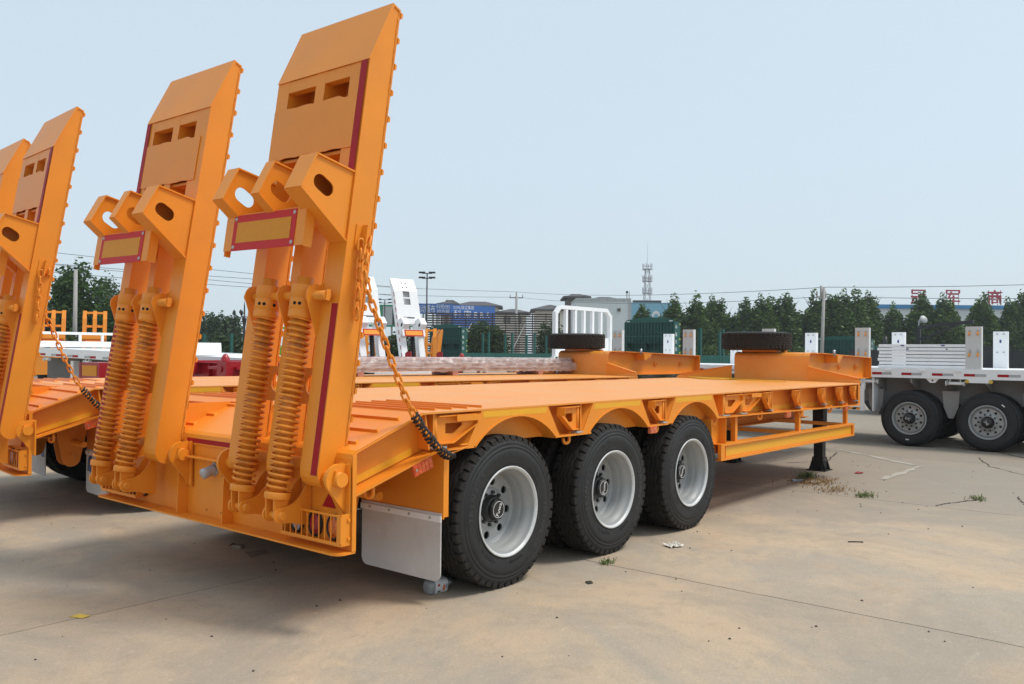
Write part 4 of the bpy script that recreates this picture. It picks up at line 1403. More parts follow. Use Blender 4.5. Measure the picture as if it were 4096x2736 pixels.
def small_rim(mb):
    mb.cur = 0
    mb.lathe([(0.283, 0.03), (0.295, 0.008), (0.288, -0.002), (0.275, 0.003), (0.262, 0.03), (0.255, 0.075), (0.240, 0.08), (0.237, 0.055)], (0, 0, 0), (0, 1, 0), 48)
    hs = [list(reversed(circle(0.198 * math.cos(2 * PI * i / 10), 0.198 * math.sin(2 * PI * i / 10), 0.022, 10))) for i in range(10)]
    mb.prism(circle(0, 0, 0.238, 40), FY, 0.052, 0.06, hs)
    mb.lathe([(0.163, 0.052), (0.158, 0.036), (0.10, 0.034)], (0, 0, 0), (0, 1, 0), 40)
    mb.cur = 1
    mb.lathe([(0.235, 0.065), (0.05, 0.12)], (0, 0, 0), (0, 1, 0), 24)
    mb.lathe([(0.105, 0.034), (0.098, -0.01), (0.085, -0.05), (0.06, -0.075), (0.0001, -0.08)], (0, 0, 0), (0, 1, 0), 24)
    for i in range(10):
        t = 2 * PI * (i + 0.5) / 10
        mb.cyl((0.138 * math.cos(t), 0.034, 0.138 * math.sin(t)), (0.138 * math.cos(t), 0.0, 0.138 * math.sin(t)), 0.015, 6)
    mb.cur = 2
    put_letters(mb, 'DC', 0.06, lambda v: (v.x, -0.0805 - v.z, v.y))
def small_wheel(parent, x, y, rot, flip=False):
    w = part('wheel', small_rim, ['rim_silver', 'hub_black', 'white_print'], parent, 'small_rim', T(x, y, 0.5) @ (RZ(PI) if flip else Matrix()) @ RY(rot))
    part('tyre', small_tyre, ['tyre_side', 'white_print'], w, 'small_tyre')
    part('tyre', small_tyre, ['tyre_side', 'white_print'], w, 'small_tyre', T(0, 0.33, 0))
def stripes(parent, x0, x1, per, z, first, key):
    n = int((x1 - x0) / per)
    for i in range(n):
        x = x0 + i * per
        a, b = ('red_tape', 'zinc_grey') if first else ('zinc_grey', 'red_tape')
        part('reflective_strip', lambda mb: mb.box(0, 0.17, -0.0025, -0.0005, 0, 0.045), a, parent, key + 'a', T(x, 0, z))
        part('reflective_strip', lambda mb: mb.box(0, 0.17, -0.0025, -0.0005, 0, 0.045), b, parent, key + 'b', T(x + 0.172, 0, z))
fb = thing('flatbed_trailer', 'white flatbed trailer with upright posts and black dual wheels at the right edge', 'trailer', (11.81, 0.568, 0), R(-90), 'white flatbed trailers behind the orange trailers')
def fb_deck(mb):
    mb.box(-8.0, 6.5, 0.0, 0.10, 1.225, 1.40)
    mb.box(-8.0, 6.5, 2.35, 2.45, 1.225, 1.40)
    mb.box(-8.0, 6.5, 0.1005, 2.3495, 1.36, 1.395)
part('deck', fb_deck, 'white_paint', fb)
stripes(fb, -7.8, 6.3, 0.51, 1.275, True, 'fbs')
def fb_chassis(mb):
    for y in (0.62, 1.75):
        mb.box(-7.9, 6.4, y, y + 0.015, 0.78, 1.22)
        mb.box(-7.9, 6.4, y - 0.07, y + 0.085, 0.765, 0.7795)
    for i in range(24):
        x = -7.8 + i * 0.6
        mb.prism([(0.02, 1.22), (0.02, 1.14), (0.6195, 0.95), (0.6195, 1.22)], lambda a, b, d: (d, a, b), x, x + 0.012)
part('chassis_beam', fb_chassis, 'chassis_grey', fb, 'fb_chassis')
part('mud_plate', lambda mb: mb.box(-0.66, -0.64, 0.02, 0.62, 0.60, 1.2245), 'white_paint', fb)
for x in (-0.02, 1.23, 2.48):
    small_wheel(fb, x, 0.0, x * 3 + 0.4)
    small_wheel(fb, x, 2.45, x, True)
    part('axle', lambda mb: mb.cyl((0, 0.2, 0.5), (0, 2.2, 0.5), 0.07, 12), 'chassis_dark', fb, 'fb_axle', T(x, 0, 0))
for x in (-0.68, 0.60, 1.85, 3.1):
    part('spring_hanger', lambda mb: mb.prism([(-0.14, 1.0), (0.14, 1.0), (0.12, 0.72), (0.04, 0.52), (-0.04, 0.52), (-0.12, 0.72)], FY, 0.30, 0.315), 'chassis_grey', fb, 'fb_hanger', T(x, 0, 0))
def winch(mb):
    mb.cyl((-0.13, 0, 0), (0.13, 0, 0), 0.028, 10)
    mb.cyl((-0.15, 0, 0), (-0.135, 0, 0), 0.05, 10)
    mb.cyl((0.135, 0, 0), (0.15, 0, 0), 0.045, 10)
    mb.box(-0.09, -0.075, -0.012, 0.012, 0.02, 0.075)
    mb.box(0.075, 0.09, -0.012, 0.012, 0.02, 0.075)
for x in (-6.3, -4.2, -2.2, -0.72, 0.72, 2.3):
    part('winch', winch, 'white_paint', fb, 'winch', T(x, 0.06, 1.148))
part('lashing_plate', lambda mb: mb.prism([(0.25, 1.2245), (0.47, 1.2245), (0.40, 1.15), (0.32, 1.15)], FY, 0.03, 0.045, [list(reversed(circle(0.36, 1.19, 0.018, 10)))]), 'white_paint', fb)
tr_ = part('towing_rail', lambda mb: mb.box(0.92, 1.28, 0.0, 0.02, 1.165, 1.2245), 'white_paint', fb)
for x in (0.92, 1.28):
    part('rail_end', lambda mb: mb.cyl((0, -0.012, 1.19), (0, 0.03, 1.19), 0.032, 12), 'litter_yellow', tr_, 'rail_end', T(x, 0, 0))
def bracket2(mb):
    mb.box(-0.05, 0.05, -0.012, -0.0005, -0.02, 0.025)
    for x in (-0.03, 0.03):
        mb.cyl((x, -0.0125, 0.01), (x, -0.03, 0.01), 0.012, 8)
for i in range(12):
    part('rail_lug', bracket2, 'white_paint', fb, 'rail_lug', T(-5.6 + i * 0.58, 0, 1.355))
for i, x in enumerate((-6.22, -4.44, -2.67, -0.85, 1.01, 2.85)):
    p = part('stake_post', post_shell(True), 'post_grey', fb, 'post_near', T(x, 0.02, 1.395))
    for hx in (-0.06, 0.07):
        for hz in (0.30, 0.66):
            part('latch_handle', handle, ['steel', 'amber_bright'], p, 'handle', T(hx, 0, hz))
    q = part('stake_post', post_shell(False), 'white_paint', fb, 'post_far', T(x + 0.0, 2.30, 1.395))
    for hx in (-0.055, 0.055):
        for hz in (0.31, 0.66):
            part('clip', clip, 'zinc_grey', q, 'clip', T(hx, 0, hz))
    part('label_plate', lambda mb: mb.box(-0.016, 0.016, -0.003, -0.0006, 0.49, 0.55), 'blue_print', q, 'blue_label')
def bulk_frame(mb):
    def bar(a, b, w=0.09, d=0.09):
        mb.beam((0, a[0], a[1]), (0, b[0], b[1]), d, w)
    mb.box(-0.05, 0.05, 0.0, 0.10, 1.2, 2.60)
    mb.box(-0.05, 0.05, 2.35, 2.45, 1.2, 2.60)
    bar((0.05, 2.56), (0.22, 2.72))
    bar((2.40, 2.56), (2.23, 2.72))
    mb.box(-0.044, 0.044, 0.20, 2.25, 2.675, 2.765)
    mb.box(-0.05, 0.05, -0.06, 0.14, 1.15, 1.52)
def bulk_bar(mb):
    mb.box(-0.04, 0.04, -0.04, 0.04, 2.0, 2.68)
bh = part('headboard', bulk_frame, 'white_paint', fb, 'bulk_frame', T(-8.0, 0, 0))
part('headboard_panel', lambda mb: mb.box(-0.02, 0.02, 0.1005, 2.3495, 1.40, 2.0), 'white_paint', bh)
for i in range(5):
    part('headboard_bar', bulk_bar, 'white_paint', bh, 'bulk_bar', T(0, 0.10 + 2.25 * (i + 1) / 6, 0))
def guard_frame(mb):
    for z in (0.60, 0.98):
        mb.box(-3.2, -0.80, 0.02, 0.05, z, z + 0.07)
    for x in (-3.2, -2.0, -0.87):
        mb.box(x, x + 0.07, 0.0, 0.0195, 0.60, 1.05)
        mb.box(x, x + 0.07, 0.05, 0.09, 1.0, 1.22)
gf = part('side_guard', guard_frame, 'white_paint', fb)
for i in range(15):
    for z in (0.612, 0.992):
        part('hazard_stripe', lambda mb: mb.prism([(0, 0), (0.07, 0), (0.11, 0.046), (0.04, 0.046)], FY, 0.0185, 0.0195), 'hazard_black' if i % 2 else 'amber_bright', gf, 'hz%d' % (i % 2), T(-1.97 + i * 0.072, 0, z))
ORD = ['topmost', 'second from the top', 'third from the top', 'fourth from the top', 'third from the bottom', 'second from the bottom', 'bottom']
def side_board(mb):
    mb.box(0, 1.55, 0, 0.50, 0, 0.052)
    for x in (0.08, 0.45, 0.83, 1.2, 1.46):
        mb.box(x, x + 0.055, -0.012, -0.0005, 0.006, 0.046)
    mb.box(0.02, 1.53, -0.004, -0.0005, 0.002, 0.008)
for i in range(7):
    z = 1.399 + (6 - i) * 0.0635
    x = 0.02 * math.sin(i * 2.1)
    m = T(11.81 + 0.30 + 0.015 * math.cos(i * 1.7), 0.568 + 0.64 + x, z) @ RZ(R(-90) + 0.008 * math.sin(i * 3))
    o = solo('side_board', side_board, 'white_paint', ORD[i] + ' white side board in the stack lying between the flatbed posts', 'board', m, 'white side boards stacked on the flatbed', key='side_board')
    for lx in ((0.42, 1.1) if i in (0, 1) else ()):
        part('label_plate', lambda mb: mb.box(-0.03, 0.03, -0.0025, -0.0006, 0.018, 0.04), 'blue_print', o, 'blue_label2', T(lx + 0.1 * i, 0, 0))

# ------------------------------------------------------------------ white flatbed at the left, rail towards the viewer
fc = thing('flatbed_trailer', 'white flatbed trailer at left, long rail seen between the raised orange ramps', 'trailer', (4.6, 20.2, 0), R(-90), 'white flatbed trailers behind the orange trailers')
def fc_rail(mb):
    mb.prism([(0, 1.42), (11.6, 1.215), (11.6, 1.425), (0, 1.63)], FY, 0.0, 0.1)
    mb.prism([(0, 1.42), (11.6, 1.215), (11.6, 1.425), (0, 1.63)], FY, 2.35, 2.45)
    mb.prism([(0, 1.58), (11.6, 1.375), (11.6, 1.41), (0, 1.615)], FY, 0.1005, 2.3495)
part('deck', fc_rail, 'white_paint', fc)
for i in range(12):
    x = 0.25 + i * 0.94
    z = 1.435 - x * 0.0177
    part('reflective_strip', lambda mb: mb.box(0, 0.30, -0.0025, -0.0005, 0, 0.055), 'zinc_grey', fc, 'fcsa', T(x, 0, z))
    part('reflective_strip', lambda mb: mb.box(0.302, 0.60, -0.0025, -0.0005, 0, 0.055), 'red_tape', fc, 'fcsb', T(x, 0, z - 0.005))
part('chassis_beam', lambda mb: [mb.box(0.1, 11.4, y, y + 0.015, 0.62, 1.36 if y < 1 else 1.2) for y in (0.35, 1.8)], 'beam_grey', fc, 'fc_beam')
for i in range(4):
    part('winch', winch, 'white_paint', fc, 'winch', T(0.8 + i * 2.3, 0.06, 1.33 - i * 0.04))
for x, y in ((2.0, 0.25), (2.0, 2.2)):
    part('landing_leg', lambda mb: [mb.box(-0.08, 0.08, -0.08, 0.08, 0.1, 1.3), mb.box(-0.16, 0.16, -0.14, 0.14, 0, 0.03)], 'white_paint', fc, 'fc_leg', T(x, y, 0))
for x in (8.5, 9.75):
    small_wheel(fc, x, 0.0, 1.0)
    small_wheel(fc, x, 2.45, 0.4, True)
fh = part('headboard', lambda mb: [mb.box(0, 0.08, 0, 0.08, 1.631, 2.05), mb.box(0, 0.08, 2.37, 2.45, 1.631, 2.05), mb.box(0, 0.08, 0.0805, 2.3695, 1.98, 2.05), mb.box(0.02, 0.06, 0.0805, 2.3695, 1.64, 1.8)], 'white_paint', fc, 'fc_head')
for i in range(3):
    part('headboard_bar', lambda mb: mb.box(0.01, 0.07, -0.03, 0.03, 1.801, 1.979), 'white_paint', fh, 'fc_bar', T(0, 0.6 + i * 0.6, 0))
def half_pipe(mb):
    n = 14
    vs = []
    for k, rr in enumerate((0.26, 0.252)):
        for i in range(n + 1):
            t = PI * i / n
            for x in (0, 1.05):
                vs.append((x, 0.3 - rr * 1.15 * math.cos(t), rr * math.sin(t)))
    m = 2 * (n + 1)
    fs = []
    for i in range(n):
        a = 2 * i
        fs += [(a, a + 1, a + 3, a + 2), (m + a, m + a + 2, m + a + 3, m + a + 1), (a, a + 2, m + a + 2, m + a), (a + 1, m + a + 1, m + a + 3, a + 3)]
    mb.add(vs, fs, True)
solo('mudguard', half_pipe, 'white_paint', 'rounded white mudguard shell lying on the white flatbed rail', 'mudguard', T(4.42, 12.9, 1.497) @ RZ(R(-28)))

# ------------------------------------------------------------------ red skeletal trailers
def red_beams(mb):
    for y in (0.0, 0.9):
        mb.box(0, 4.45, y, y + 0.14, 1.385, 1.40)
        mb.box(0, 4.45, y + 0.06, y + 0.075, 1.1605, 1.3845)
        mb.box(0, 4.45, y, y + 0.14, 1.145, 1.16)
    for i in range(7):
        mb.box(0.2 + i * 0.66, 0.215 + i * 0.66, 0.0, 0.0595, 1.1605, 1.3845)
def red_bolster(mb):
    mb.box(-0.12, 0.12, -0.45, 1.5, 1.2, 1.43)
    mb.cyl((-0.02, -0.4505, 1.31), (-0.02, -0.47, 1.31), 0.05, 12)
def red_lock(mb):
    mb.lathe([(0.075, 0), (0.07, 0.05), (0.04, 0.10), (0.02, 0.12), (0.0001, 0.12)], (0, 0, 0), (0, 0, 1), 10)
rs = thing('skeletal_trailer', 'red skeletal trailer with amber tail board, between the orange decks and the white flatbed', 'trailer', (3.15, 12.2, 0), R(-88), 'red skeletal trailers')
part('main_beam', red_beams, 'red_paint', rs, 'red_beams')
for x in (2.4, 3.9):
    b = part('bolster', red_bolster, 'red_paint', rs, 'red_bolster', T(x, 0, 0))
    part('twist_lock', red_lock, 'red_paint', b, 'red_lock', T(0, -0.38, 1.43))
    part('twist_lock', red_lock, 'red_paint', b, 'red_lock', T(0, 1.43, 1.43))
part('side_shelf', lambda mb: mb.box(3.3, 4.1, -0.30, -0.05, 1.30, 1.345), 'red_paint', rs)
part('air_tank', lambda mb: mb.cyl((2.6, -0.25, 1.08), (3.8, -0.25, 1.08), 0.10, 14), 'red_paint', rs)
tb = part('tail_board', lambda mb: mb.box(-0.12, 0.0, -0.75, 1.65, 1.06, 1.36), 'red_paint', rs)
part('reflector_panel', lambda mb: mb.box(0.02, 0.55, -0.76, -0.7505, 1.12, 1.31), 'amber_reflector', tb, 'red_amber')
part('tail_box', lambda mb: mb.box(-0.10, 0.62, -0.75, -0.45, 1.06, 1.36), 'red_paint', tb)
for x in (1.0, 2.2):
    small_wheel(rs, x, -0.65, 0.3)
    small_wheel(rs, x, 1.7, 0.3, True)
for y in (-0.1, 1.0):
    part('landing_leg', lambda mb: mb.box(-0.07, 0.07, -0.07, 0.07, 0, 1.15), 'red_paint', rs, 'red_leg', T(4.2, y, 0))
rs2 = thing('skeletal_trailer', 'red flat bed in front of the raised white ramps, behind the wrapped beams', 'trailer', (11.0, 14.6, 0), R(-51), 'red skeletal trailers')
part('deck', lambda mb: [mb.box(-0.6, 3.2, 0, 0.9, 1.40, 1.46), mb.box(-0.6, 3.2, 0.0, 0.06, 1.25, 1.3995)], 'red_paint', rs2, 'rs2deck')
part('leg', lambda mb: [mb.box(x, x + 0.15, 0.3, 0.5, 0, 1.3595) for x in (-0.2, 2.6)], 'red_paint', rs2, 'rs2leg')
for x in (1.18, 2.05):
    part('stop_block', lambda mb: mb.prism([(0, 1.4605), (0.16, 1.4605), (0.16, 1.61), (0.06, 1.61), (0, 1.56)], FY, 0.1, 0.3), 'red_paint', rs2, 'stop_block', T(x, 0, 0))
part('twist_lock', red_lock, 'red_paint', rs2, 'red_lock', T(2.75, 0.2, 1.46))

# ------------------------------------------------------------------ bundles in clear film on the second trailer
MT2 = T(-0.03, 4.35, 0) @ RZ(R(-6))
WB = thing('beam_bundle', 'bundle of red beams wrapped in clear film lying across the second orange trailer', 'bundle', tuple((MT2 @ Vector((2.85, 2.12, 1.24)))[:3]), R(-6) + R(-5.0))
for i in range(3):
    for k in range(4):
        part('beam', lambda mb: [mb.box(0, 5.6, -0.055, 0.055, 0.0, 0.008), mb.box(0, 5.6, -0.055, 0.055, 0.052, 0.060), mb.box(0, 5.6, -0.005, 0.005, 0.0085, 0.0515)], 'wood_red', WB, 'film_beam', T(0.06 * (k % 2) - (0.55 if i == 2 else 0), 0.06 + k * 0.125, 0.07 + i * 0.064))
for x in (0.7, 2.4, 4.2, 5.4):
    part('dunnage', lambda mb: mb.box(-0.05, 0.05, -0.05, 0.55, 0.0, 0.0695), 'wood_red', WB, 'dunnage', T(x, 0, 0))
def film(mb):
    q = random.Random(5)
    n = 90
    rows = []
    for i in range(n + 1):
        x = -0.06 + 5.85 * i / n
        top = 0.285 if x < 5.0 else 0.205
        y0 = -0.035 + q.uniform(-.012, .012)
        ring = [(x, y0, 0.055 + q.uniform(-.012, .012)), (x, y0 - 0.012 + q.uniform(-.01, .01), 0.12), (x, y0 + q.uniform(-.012, .012), 0.2), (x, 0.01, top + q.uniform(-.008, .012)), (x, 0.25, top + q.uniform(-.012, .010)), (x, 0.52, top), (x, 0.53, 0.06)]
        rows.append(ring)
    vs = [v for r_ in rows for v in r_]
    m = 7
    fs = [(i * m + j, i * m + j + 1, (i + 1) * m + j + 1, (i + 1) * m + j) for i in range(n) for j in range(m - 1)]
    fs.append(tuple(n * m + j for j in range(m)))
    mb.add(vs, fs)
part('clear_film', film, 'clear_film', WB)
def strap(mb):
    pts = [(7.62, 2.62, 1.246), (7.50, 2.1, 1.247), (7.38, 1.6, 1.246), (7.18, 1.2, 1.247), (7.02, 0.92, 1.246)]
    P = resample(pts, 0.05)
    vs = []
    for i, p in enumerate(P):
        d = (P[min(i + 1, len(P) - 1)] - P[max(0, i - 1)]).normalized()
        nn = Vector((-d.y, d.x, 0))
        vs += [p - nn * 0.028, p + nn * 0.028, p - nn * 0.028 + Vector((0, 0, 0.006)), p + nn * 0.028 + Vector((0, 0, 0.006))]
    fs = []
    for i in range(len(P) - 1):
        a = 4 * i
        fs += [(a + 2, a + 3, a + 7, a + 6), (a, a + 2, a + 6, a + 4), (a + 1, a + 5, a + 7, a + 3)]
    mb.add(vs, fs)
    mb.tube([(7.66, 2.75, 1.252), (7.45, 2.3, 1.25), (7.52, 1.9, 1.252), (7.30, 2.0, 1.25), (7.28, 2.4, 1.251)], 0.012, 6)
solo('tie_strap', strap, 'strap_yellow', 'yellow tie strap lying across the nearest deck at the foot of the gooseneck', 'strap')

# ------------------------------------------------------------------ white low-bed ramps and distant orange ramps
def white_ramp(mb):
    for u0, u1 in ((0, 0.20), (0.62, 0.82)):
        mb.prism([(0, -0.1), (0.20, -0.1), (0.20, 2.72), (0.15, 2.74), (0, 2.30)], FU, u0, u1)
    mb.prism([(0.0005, 1.25), (0.1995, 1.25), (0.1995, 1.42), (0.0005, 1.42)], FU, 0.2002, 0.6198)
    mb.box(0.2002, 0.6198, 1.47, 1.86, 0.001, 0.012)
    mb.box(0.2002, 0.6198, 2.06, 2.10, 0.001, 0.06)
    mb.box(0.2002, 0.29, 1.861, 2.29, 0.001, 0.012)
    mb.box(0.53, 0.6198, 1.861, 2.29, 0.001, 0.012)
    mb.box(0.2002, 0.6198, 1.30, 2.6, 0.17, 0.18)
    mb.prism([(0.0, 2.295), (0.148, 2.742), (0.20, 2.725), (0.155, 2.722), (0.008, 2.295)], FU, -0.004, 0.824)
def white_gusset(mb):
    hole = capsule((-0.20, 1.17), (-0.16, 1.145), 0.04)
    poly = [(-0.0, 1.36), (-0.20, 1.38), (-0.32, 1.15), (-0.0, 0.80)]
    mb.prism(poly, FU, 0.0, 0.2)
    mb.cur = 1  # solid plate: the slot's dark inside is painted as black plates on both faces
    mb.prism(hole, FU, 0.2005, 0.203)
    mb.prism(hole, FU, -0.003, -0.0005)
def black_bellows(mb):
    n = 34
    mb.lathe([(0.085 if i % 2 else 0.060, 0.10 + 0.85 * i / n) for i in range(n + 1)], (0.42, 0, 0.05), (0, 1, -0.12), 16, smooth=False)
def ramp_frame(pos, yaw, th, side=1):
    return T(*pos) @ RZ(yaw) @ Matrix(((0, math.sin(th), math.cos(th), 0), (1, 0, 0, 0), (0, math.cos(th), -math.sin(th), 0), (0, 0, 0, 1)))
wl = thing('lowbed_trailer', 'white low-bed trailer with two tall white ramps raised behind the wrapped beams', 'trailer', (13.7, 15.3, 0), R(78), 'low-bed trailers with raised ramps')
part('deck', lambda mb: [mb.box(-0.2, 8.0, -0.4, 2.4, 1.0, 1.15), mb.box(-0.3, -0.2005, -0.4, 2.4, 0.5, 1.15)], 'white_paint', wl, 'wl_deck')
for x in (1.0, 2.3):
    small_wheel(wl, x, -0.4, 0.2)
    small_wheel(wl, x, 2.4, 0.2, True)
for k, y in enumerate((-0.25, 1.15)):
    m = ramp_frame((-0.25, y, 1.25), 0, R(15))
    r_ = part('loading_ramp', white_ramp, 'white_paint', wl, 'white_ramp', m)
    part('gusset', white_gusset, ['white_paint', 'hole_shade_black'], r_, 'white_gusset')
    part('gusset', white_gusset, ['white_paint', 'hole_shade_black'], r_, 'white_gusset', T(0.62, 0, 0))
    part('board_bracket', lambda mb: mb.box(0.05, 0.85, 0.80, 1.0, -0.22, -0.2), 'white_paint', r_, 'wb0')
    part('reflector_board', lambda mb: mb.box(0.12, 0.78, 0.79, 0.99, -0.225, -0.2205), 'red_reflector', r_, 'wb1')
    part('reflector_panel', lambda mb: mb.box(0.155, 0.745, 0.825, 0.955, -0.228, -0.2255), 'amber_bright', r_, 'wb2')
    part('spring_boot', black_bellows, 'black_rubber', r_, 'boot')
    part('spring_base', lambda mb: mb.cyl((0.42, -0.2, 0.06), (0.42, 0.10, 0.05), 0.085, 14), 'red_paint', r_, 'boot_base')
    for i in range(4):
        part('hole', lambda mb: mb.cyl((0, 0, -0.004), (0, 0, 0.0), 0.028, 12), 'hole_shade_black', r_, 'wr_hole', Matrix.Translation((0.34 + 0.14 * (i % 2), 2.42 + 0.16 * (i // 2), 0.040 + 0.053 * (i // 2))) @ RX(R(-18)))  # no opening cut: black disc paints the shade inside each hole
    for i in range(9):
        part('reflective_strip', lambda mb: mb.box(0.8205, 0.8225, 0, 0.13, 0.02, 0.06), 'red_tape', r_, 'wr_strip', T(0, 0.2 + i * 0.24, 0))
def lattice_ramp(mb):
    for u in (0.0, 0.39, 0.78):
        mb.prism([(0, 0), (0.16, 0), (0.16, 2.1), (0.12, 2.12), (0, 1.72)], FU, u, u + 0.15)
    for v in (0.30, 0.95, 1.35, 1.98):
        for u in (0.1502, 0.5402):
            mb.box(u, u + 0.2396, v, v + 0.09, 0.03 if v < 1.9 else 0.10, 0.12 if v < 1.9 else 0.15)
def lattice_gusset(mb):
    mb.prism([(-0.0005, 0.92), (-0.22, 0.98), (-0.22, 0.78), (-0.0005, 0.5)], FU, 0.0, 0.93)
ol = thing('lowbed_trailer', 'small distant orange low-bed trailer at left, pair of ramps raised behind the white rail', 'trailer', (11.35, 33.4, 0), R(62), 'low-bed trailers with raised ramps')
part('deck', lambda mb: mb.box(0, 7, -1.4, 1.5, 1.0, 1.2), 'orange_paint', ol, 'ol_deck')
part('rear_panel', lambda mb: mb.box(-0.08, -0.0005, -1.4, 1.5, 0.5, 1.3), 'orange_paint', ol, 'ol_panel')
for x in (1.2, 2.5):
    small_wheel(ol, x, -1.4, 0.2)
    small_wheel(ol, x, 1.5, 0.2, True)
for y in (-1.15, 0.42):
    r_ = part('loading_ramp', lattice_ramp, 'orange_paint', ol, 'lattice_ramp', ramp_frame((-0.1, y, 1.25), 0, R(10)) @ Matrix.Diagonal((1, 0.95, 1, 1)))
    part('gusset', lattice_gusset, 'orange_paint', r_, 'lattice_gusset')
    part('reflector_board', lambda mb: mb.box(0.10, 0.83, 0.56, 0.74, -0.19, -0.185), 'red_reflector', r_, 'lr1')
    part('reflector_panel', lambda mb: mb.box(0.14, 0.79, 0.60, 0.70, -0.193, -0.1905), 'amber_bright', r_, 'lr2')
for k, (x, y, lab) in enumerate(((17.4, 18.75, 'narrow orange ramp standing just right of the tall white ramp'), (18.75, 19.75, 'narrow orange ramp edge standing left of the green headboard'), (16.4, 20.9, 'orange ramp standing between the two white ramps'))):
    o = thing('standing_ramp', lab, 'ramp', (x, y, 0.0), R((42, -25, 42)[k]), 'orange ramps standing behind the white ramps')
    part('ramp_frame', lattice_ramp, 'orange_paint', o, 'lattice_ramp', ramp_frame((0, -0.45, 0.75), 0, R(6)) @ Matrix.Diagonal((0.8, 0.82, 1, 1)))
    part('foot', lambda mb: mb.box(-0.2, 0.4, -0.5, 0.5, 0, 0.75), 'rust_brown', o, 'ramp_foot')

# ------------------------------------------------------------------ green stake-sided trailers
def green_board(mb):
    mb.prism([(-1.27, 0.95), (1.27, 0.95), (1.27, 3.02), (1.22, 3.11), (0.6, 3.20), (0, 3.23), (-0.6, 3.20), (-1.22, 3.11), (-1.27, 3.02)], FX, 0.0, 0.04)
    for z in (0.98, 1.62, 2.35, 2.98):
        mb.box(-0.05, -0.0005, -1.25, 1.25, z, z + 0.05)
    mb.box(-0.03, 0.45, -1.30, -1.2705, 0.95, 3.02)
    mb.box(-0.03, 0.45, 1.2705, 1.30, 0.95, 3.02)
def green_rib(mb):
    mb.box(-0.035, -0.0005, -0.03, 0.03, 1.031, 2.9795)
def green_bed(mb):
    for s in (-1, 1):
        mb.box(0.46, 12.0, s * 1.26 - 0.02, s * 1.26 + 0.02, 1.05, 1.55)
        for i in range(38):
            mb.box(0.55 + i * 0.30, 0.60 + i * 0.30, s * 1.285 - 0.004, s * 1.285 + 0.02, 1.08, 1.52)
    mb.box(0.05, 12.0, -1.2395, 1.2395, 1.02, 1.10)
def green_post(mb):
    mb.box(-0.07, 0.07, -0.05, 0.05, 0, 1.25)
def shelf(mb):
    mb.box(-0.34, -0.051, -1.2, 1.2, 2.06, 2.08)
    for y in (-0.9, 0.0, 0.9):
        mb.prism([(-0.06, 2.059), (-0.33, 2.059), (-0.06, 1.72)], lambda a, b, d: (a, d, b), y, y + 0.02)
    mb.tube([(-0.3, -1.1, 2.52), (-0.3, 0.9, 2.52)], 0.014, 6)
    mb.tube([(-0.3, -1.1, 1.25), (-0.3, 1.1, 1.25)], 0.014, 6)
def green_trailer(label, pos, yaw, posts, hs=1.0):
    o = thing('stake_trailer', label, 'trailer', pos, yaw, 'dark green stake-sided trailers')
    o.scale = (1, 1, hs)
    hb = part('headboard', green_board, 'green_paint', o, 'green_board')
    for i in range(15):
        part('rib', green_rib, 'green_dark', hb, 'green_rib', T(0, -1.15 + 2.3 * i / 14, 0))
    part('tool_shelf', shelf, 'green_dark', hb, 'green_shelf')
    for y in (-1.1, 1.1):
        part('lamp', lambda mb: mb.box(-0.02, -0.0005, -0.08, 0.08, -0.02, 0.02), 'white_paint', hb, 'green_lamp', T(0, y, 3.05))
    for z in (1.1, 1.65, 1.95, 2.25, 2.9):
        part('marker_dot', lambda mb: mb.lathe([(0.035, 0), (0.028, -0.012), (0.0001, -0.016)], (0, 0, 0), (0.4, 1, 0), 10), 'yellow_dot', hb, 'green_dot', T(0.4, -1.305, z))
    def wording(mb):
        for i, ch in enumerate('中集东岳'):
            put_letters(mb, ch, 0.2, lambda v: (0.10 + v.x * 0.9, -1.3025 - v.z, 2.78 - i * 0.32 + v.y), 0.001)
    part('lettering', wording, 'white_print', hb, 'green_words')
    part('side_board', green_bed, 'green_paint', o, 'green_bed')
    for x in posts:
        for y in (-1.22, 1.22):
            part('stake_post', green_post, 'green_paint', o, 'green_post', T(x, y, 1.55) @ Matrix.Diagonal((1, 1, 1.0, 1)))
    part('chassis_beam', lambda mb: [mb.box(0.3, 11.8, y, y + 0.1, 0.6, 1.0195) for y in (-0.5, 0.4)], 'chassis_dark', o, 'green_chassis')
    for x in (7.5, 8.8, 10.1):
        part('wheel', lambda mb: [mb.cyl((0, -1.25, 0.5), (0, -0.7, 0.5), 0.5, 24), mb.cyl((0, 0.7, 0.5), (0, 1.25, 0.5), 0.5, 24)], 'black_rubber', o, 'green_wheel', T(x, 0, 0))
    part('landing_leg', lambda mb: [mb.box(2, 2.15, y, y + 0.15, 0, 0.6) for y in (-0.8, 0.6)], 'chassis_dark', o, 'green_leg')
    return o
green_trailer('dark green stake trailer whose headboard stands right of the white bulkhead', (28.6, 15.95, 0), R(-1), (2.4, 4.6, 6.8, 9.0, 11.2))
green_trailer('dark green stake trailer with headboard in front of the brown slatted fence', (31.3, 31.2, 0), 0, (2.4, 4.6, 6.8, 9.0, 11.2))
green_trailer('dark green stake trailer seen behind the white mudguard shell', (15.6, 34.5, 0), 0, (3.0, 5.5, 8.0, 10.5), 0.85)
green_trailer('dark green stake trailer half hidden behind the flatbed with white boards', (36.0, 10.0, 0), 0, (2.4, 4.6, 6.8, 9.0, 11.2), 0.78)
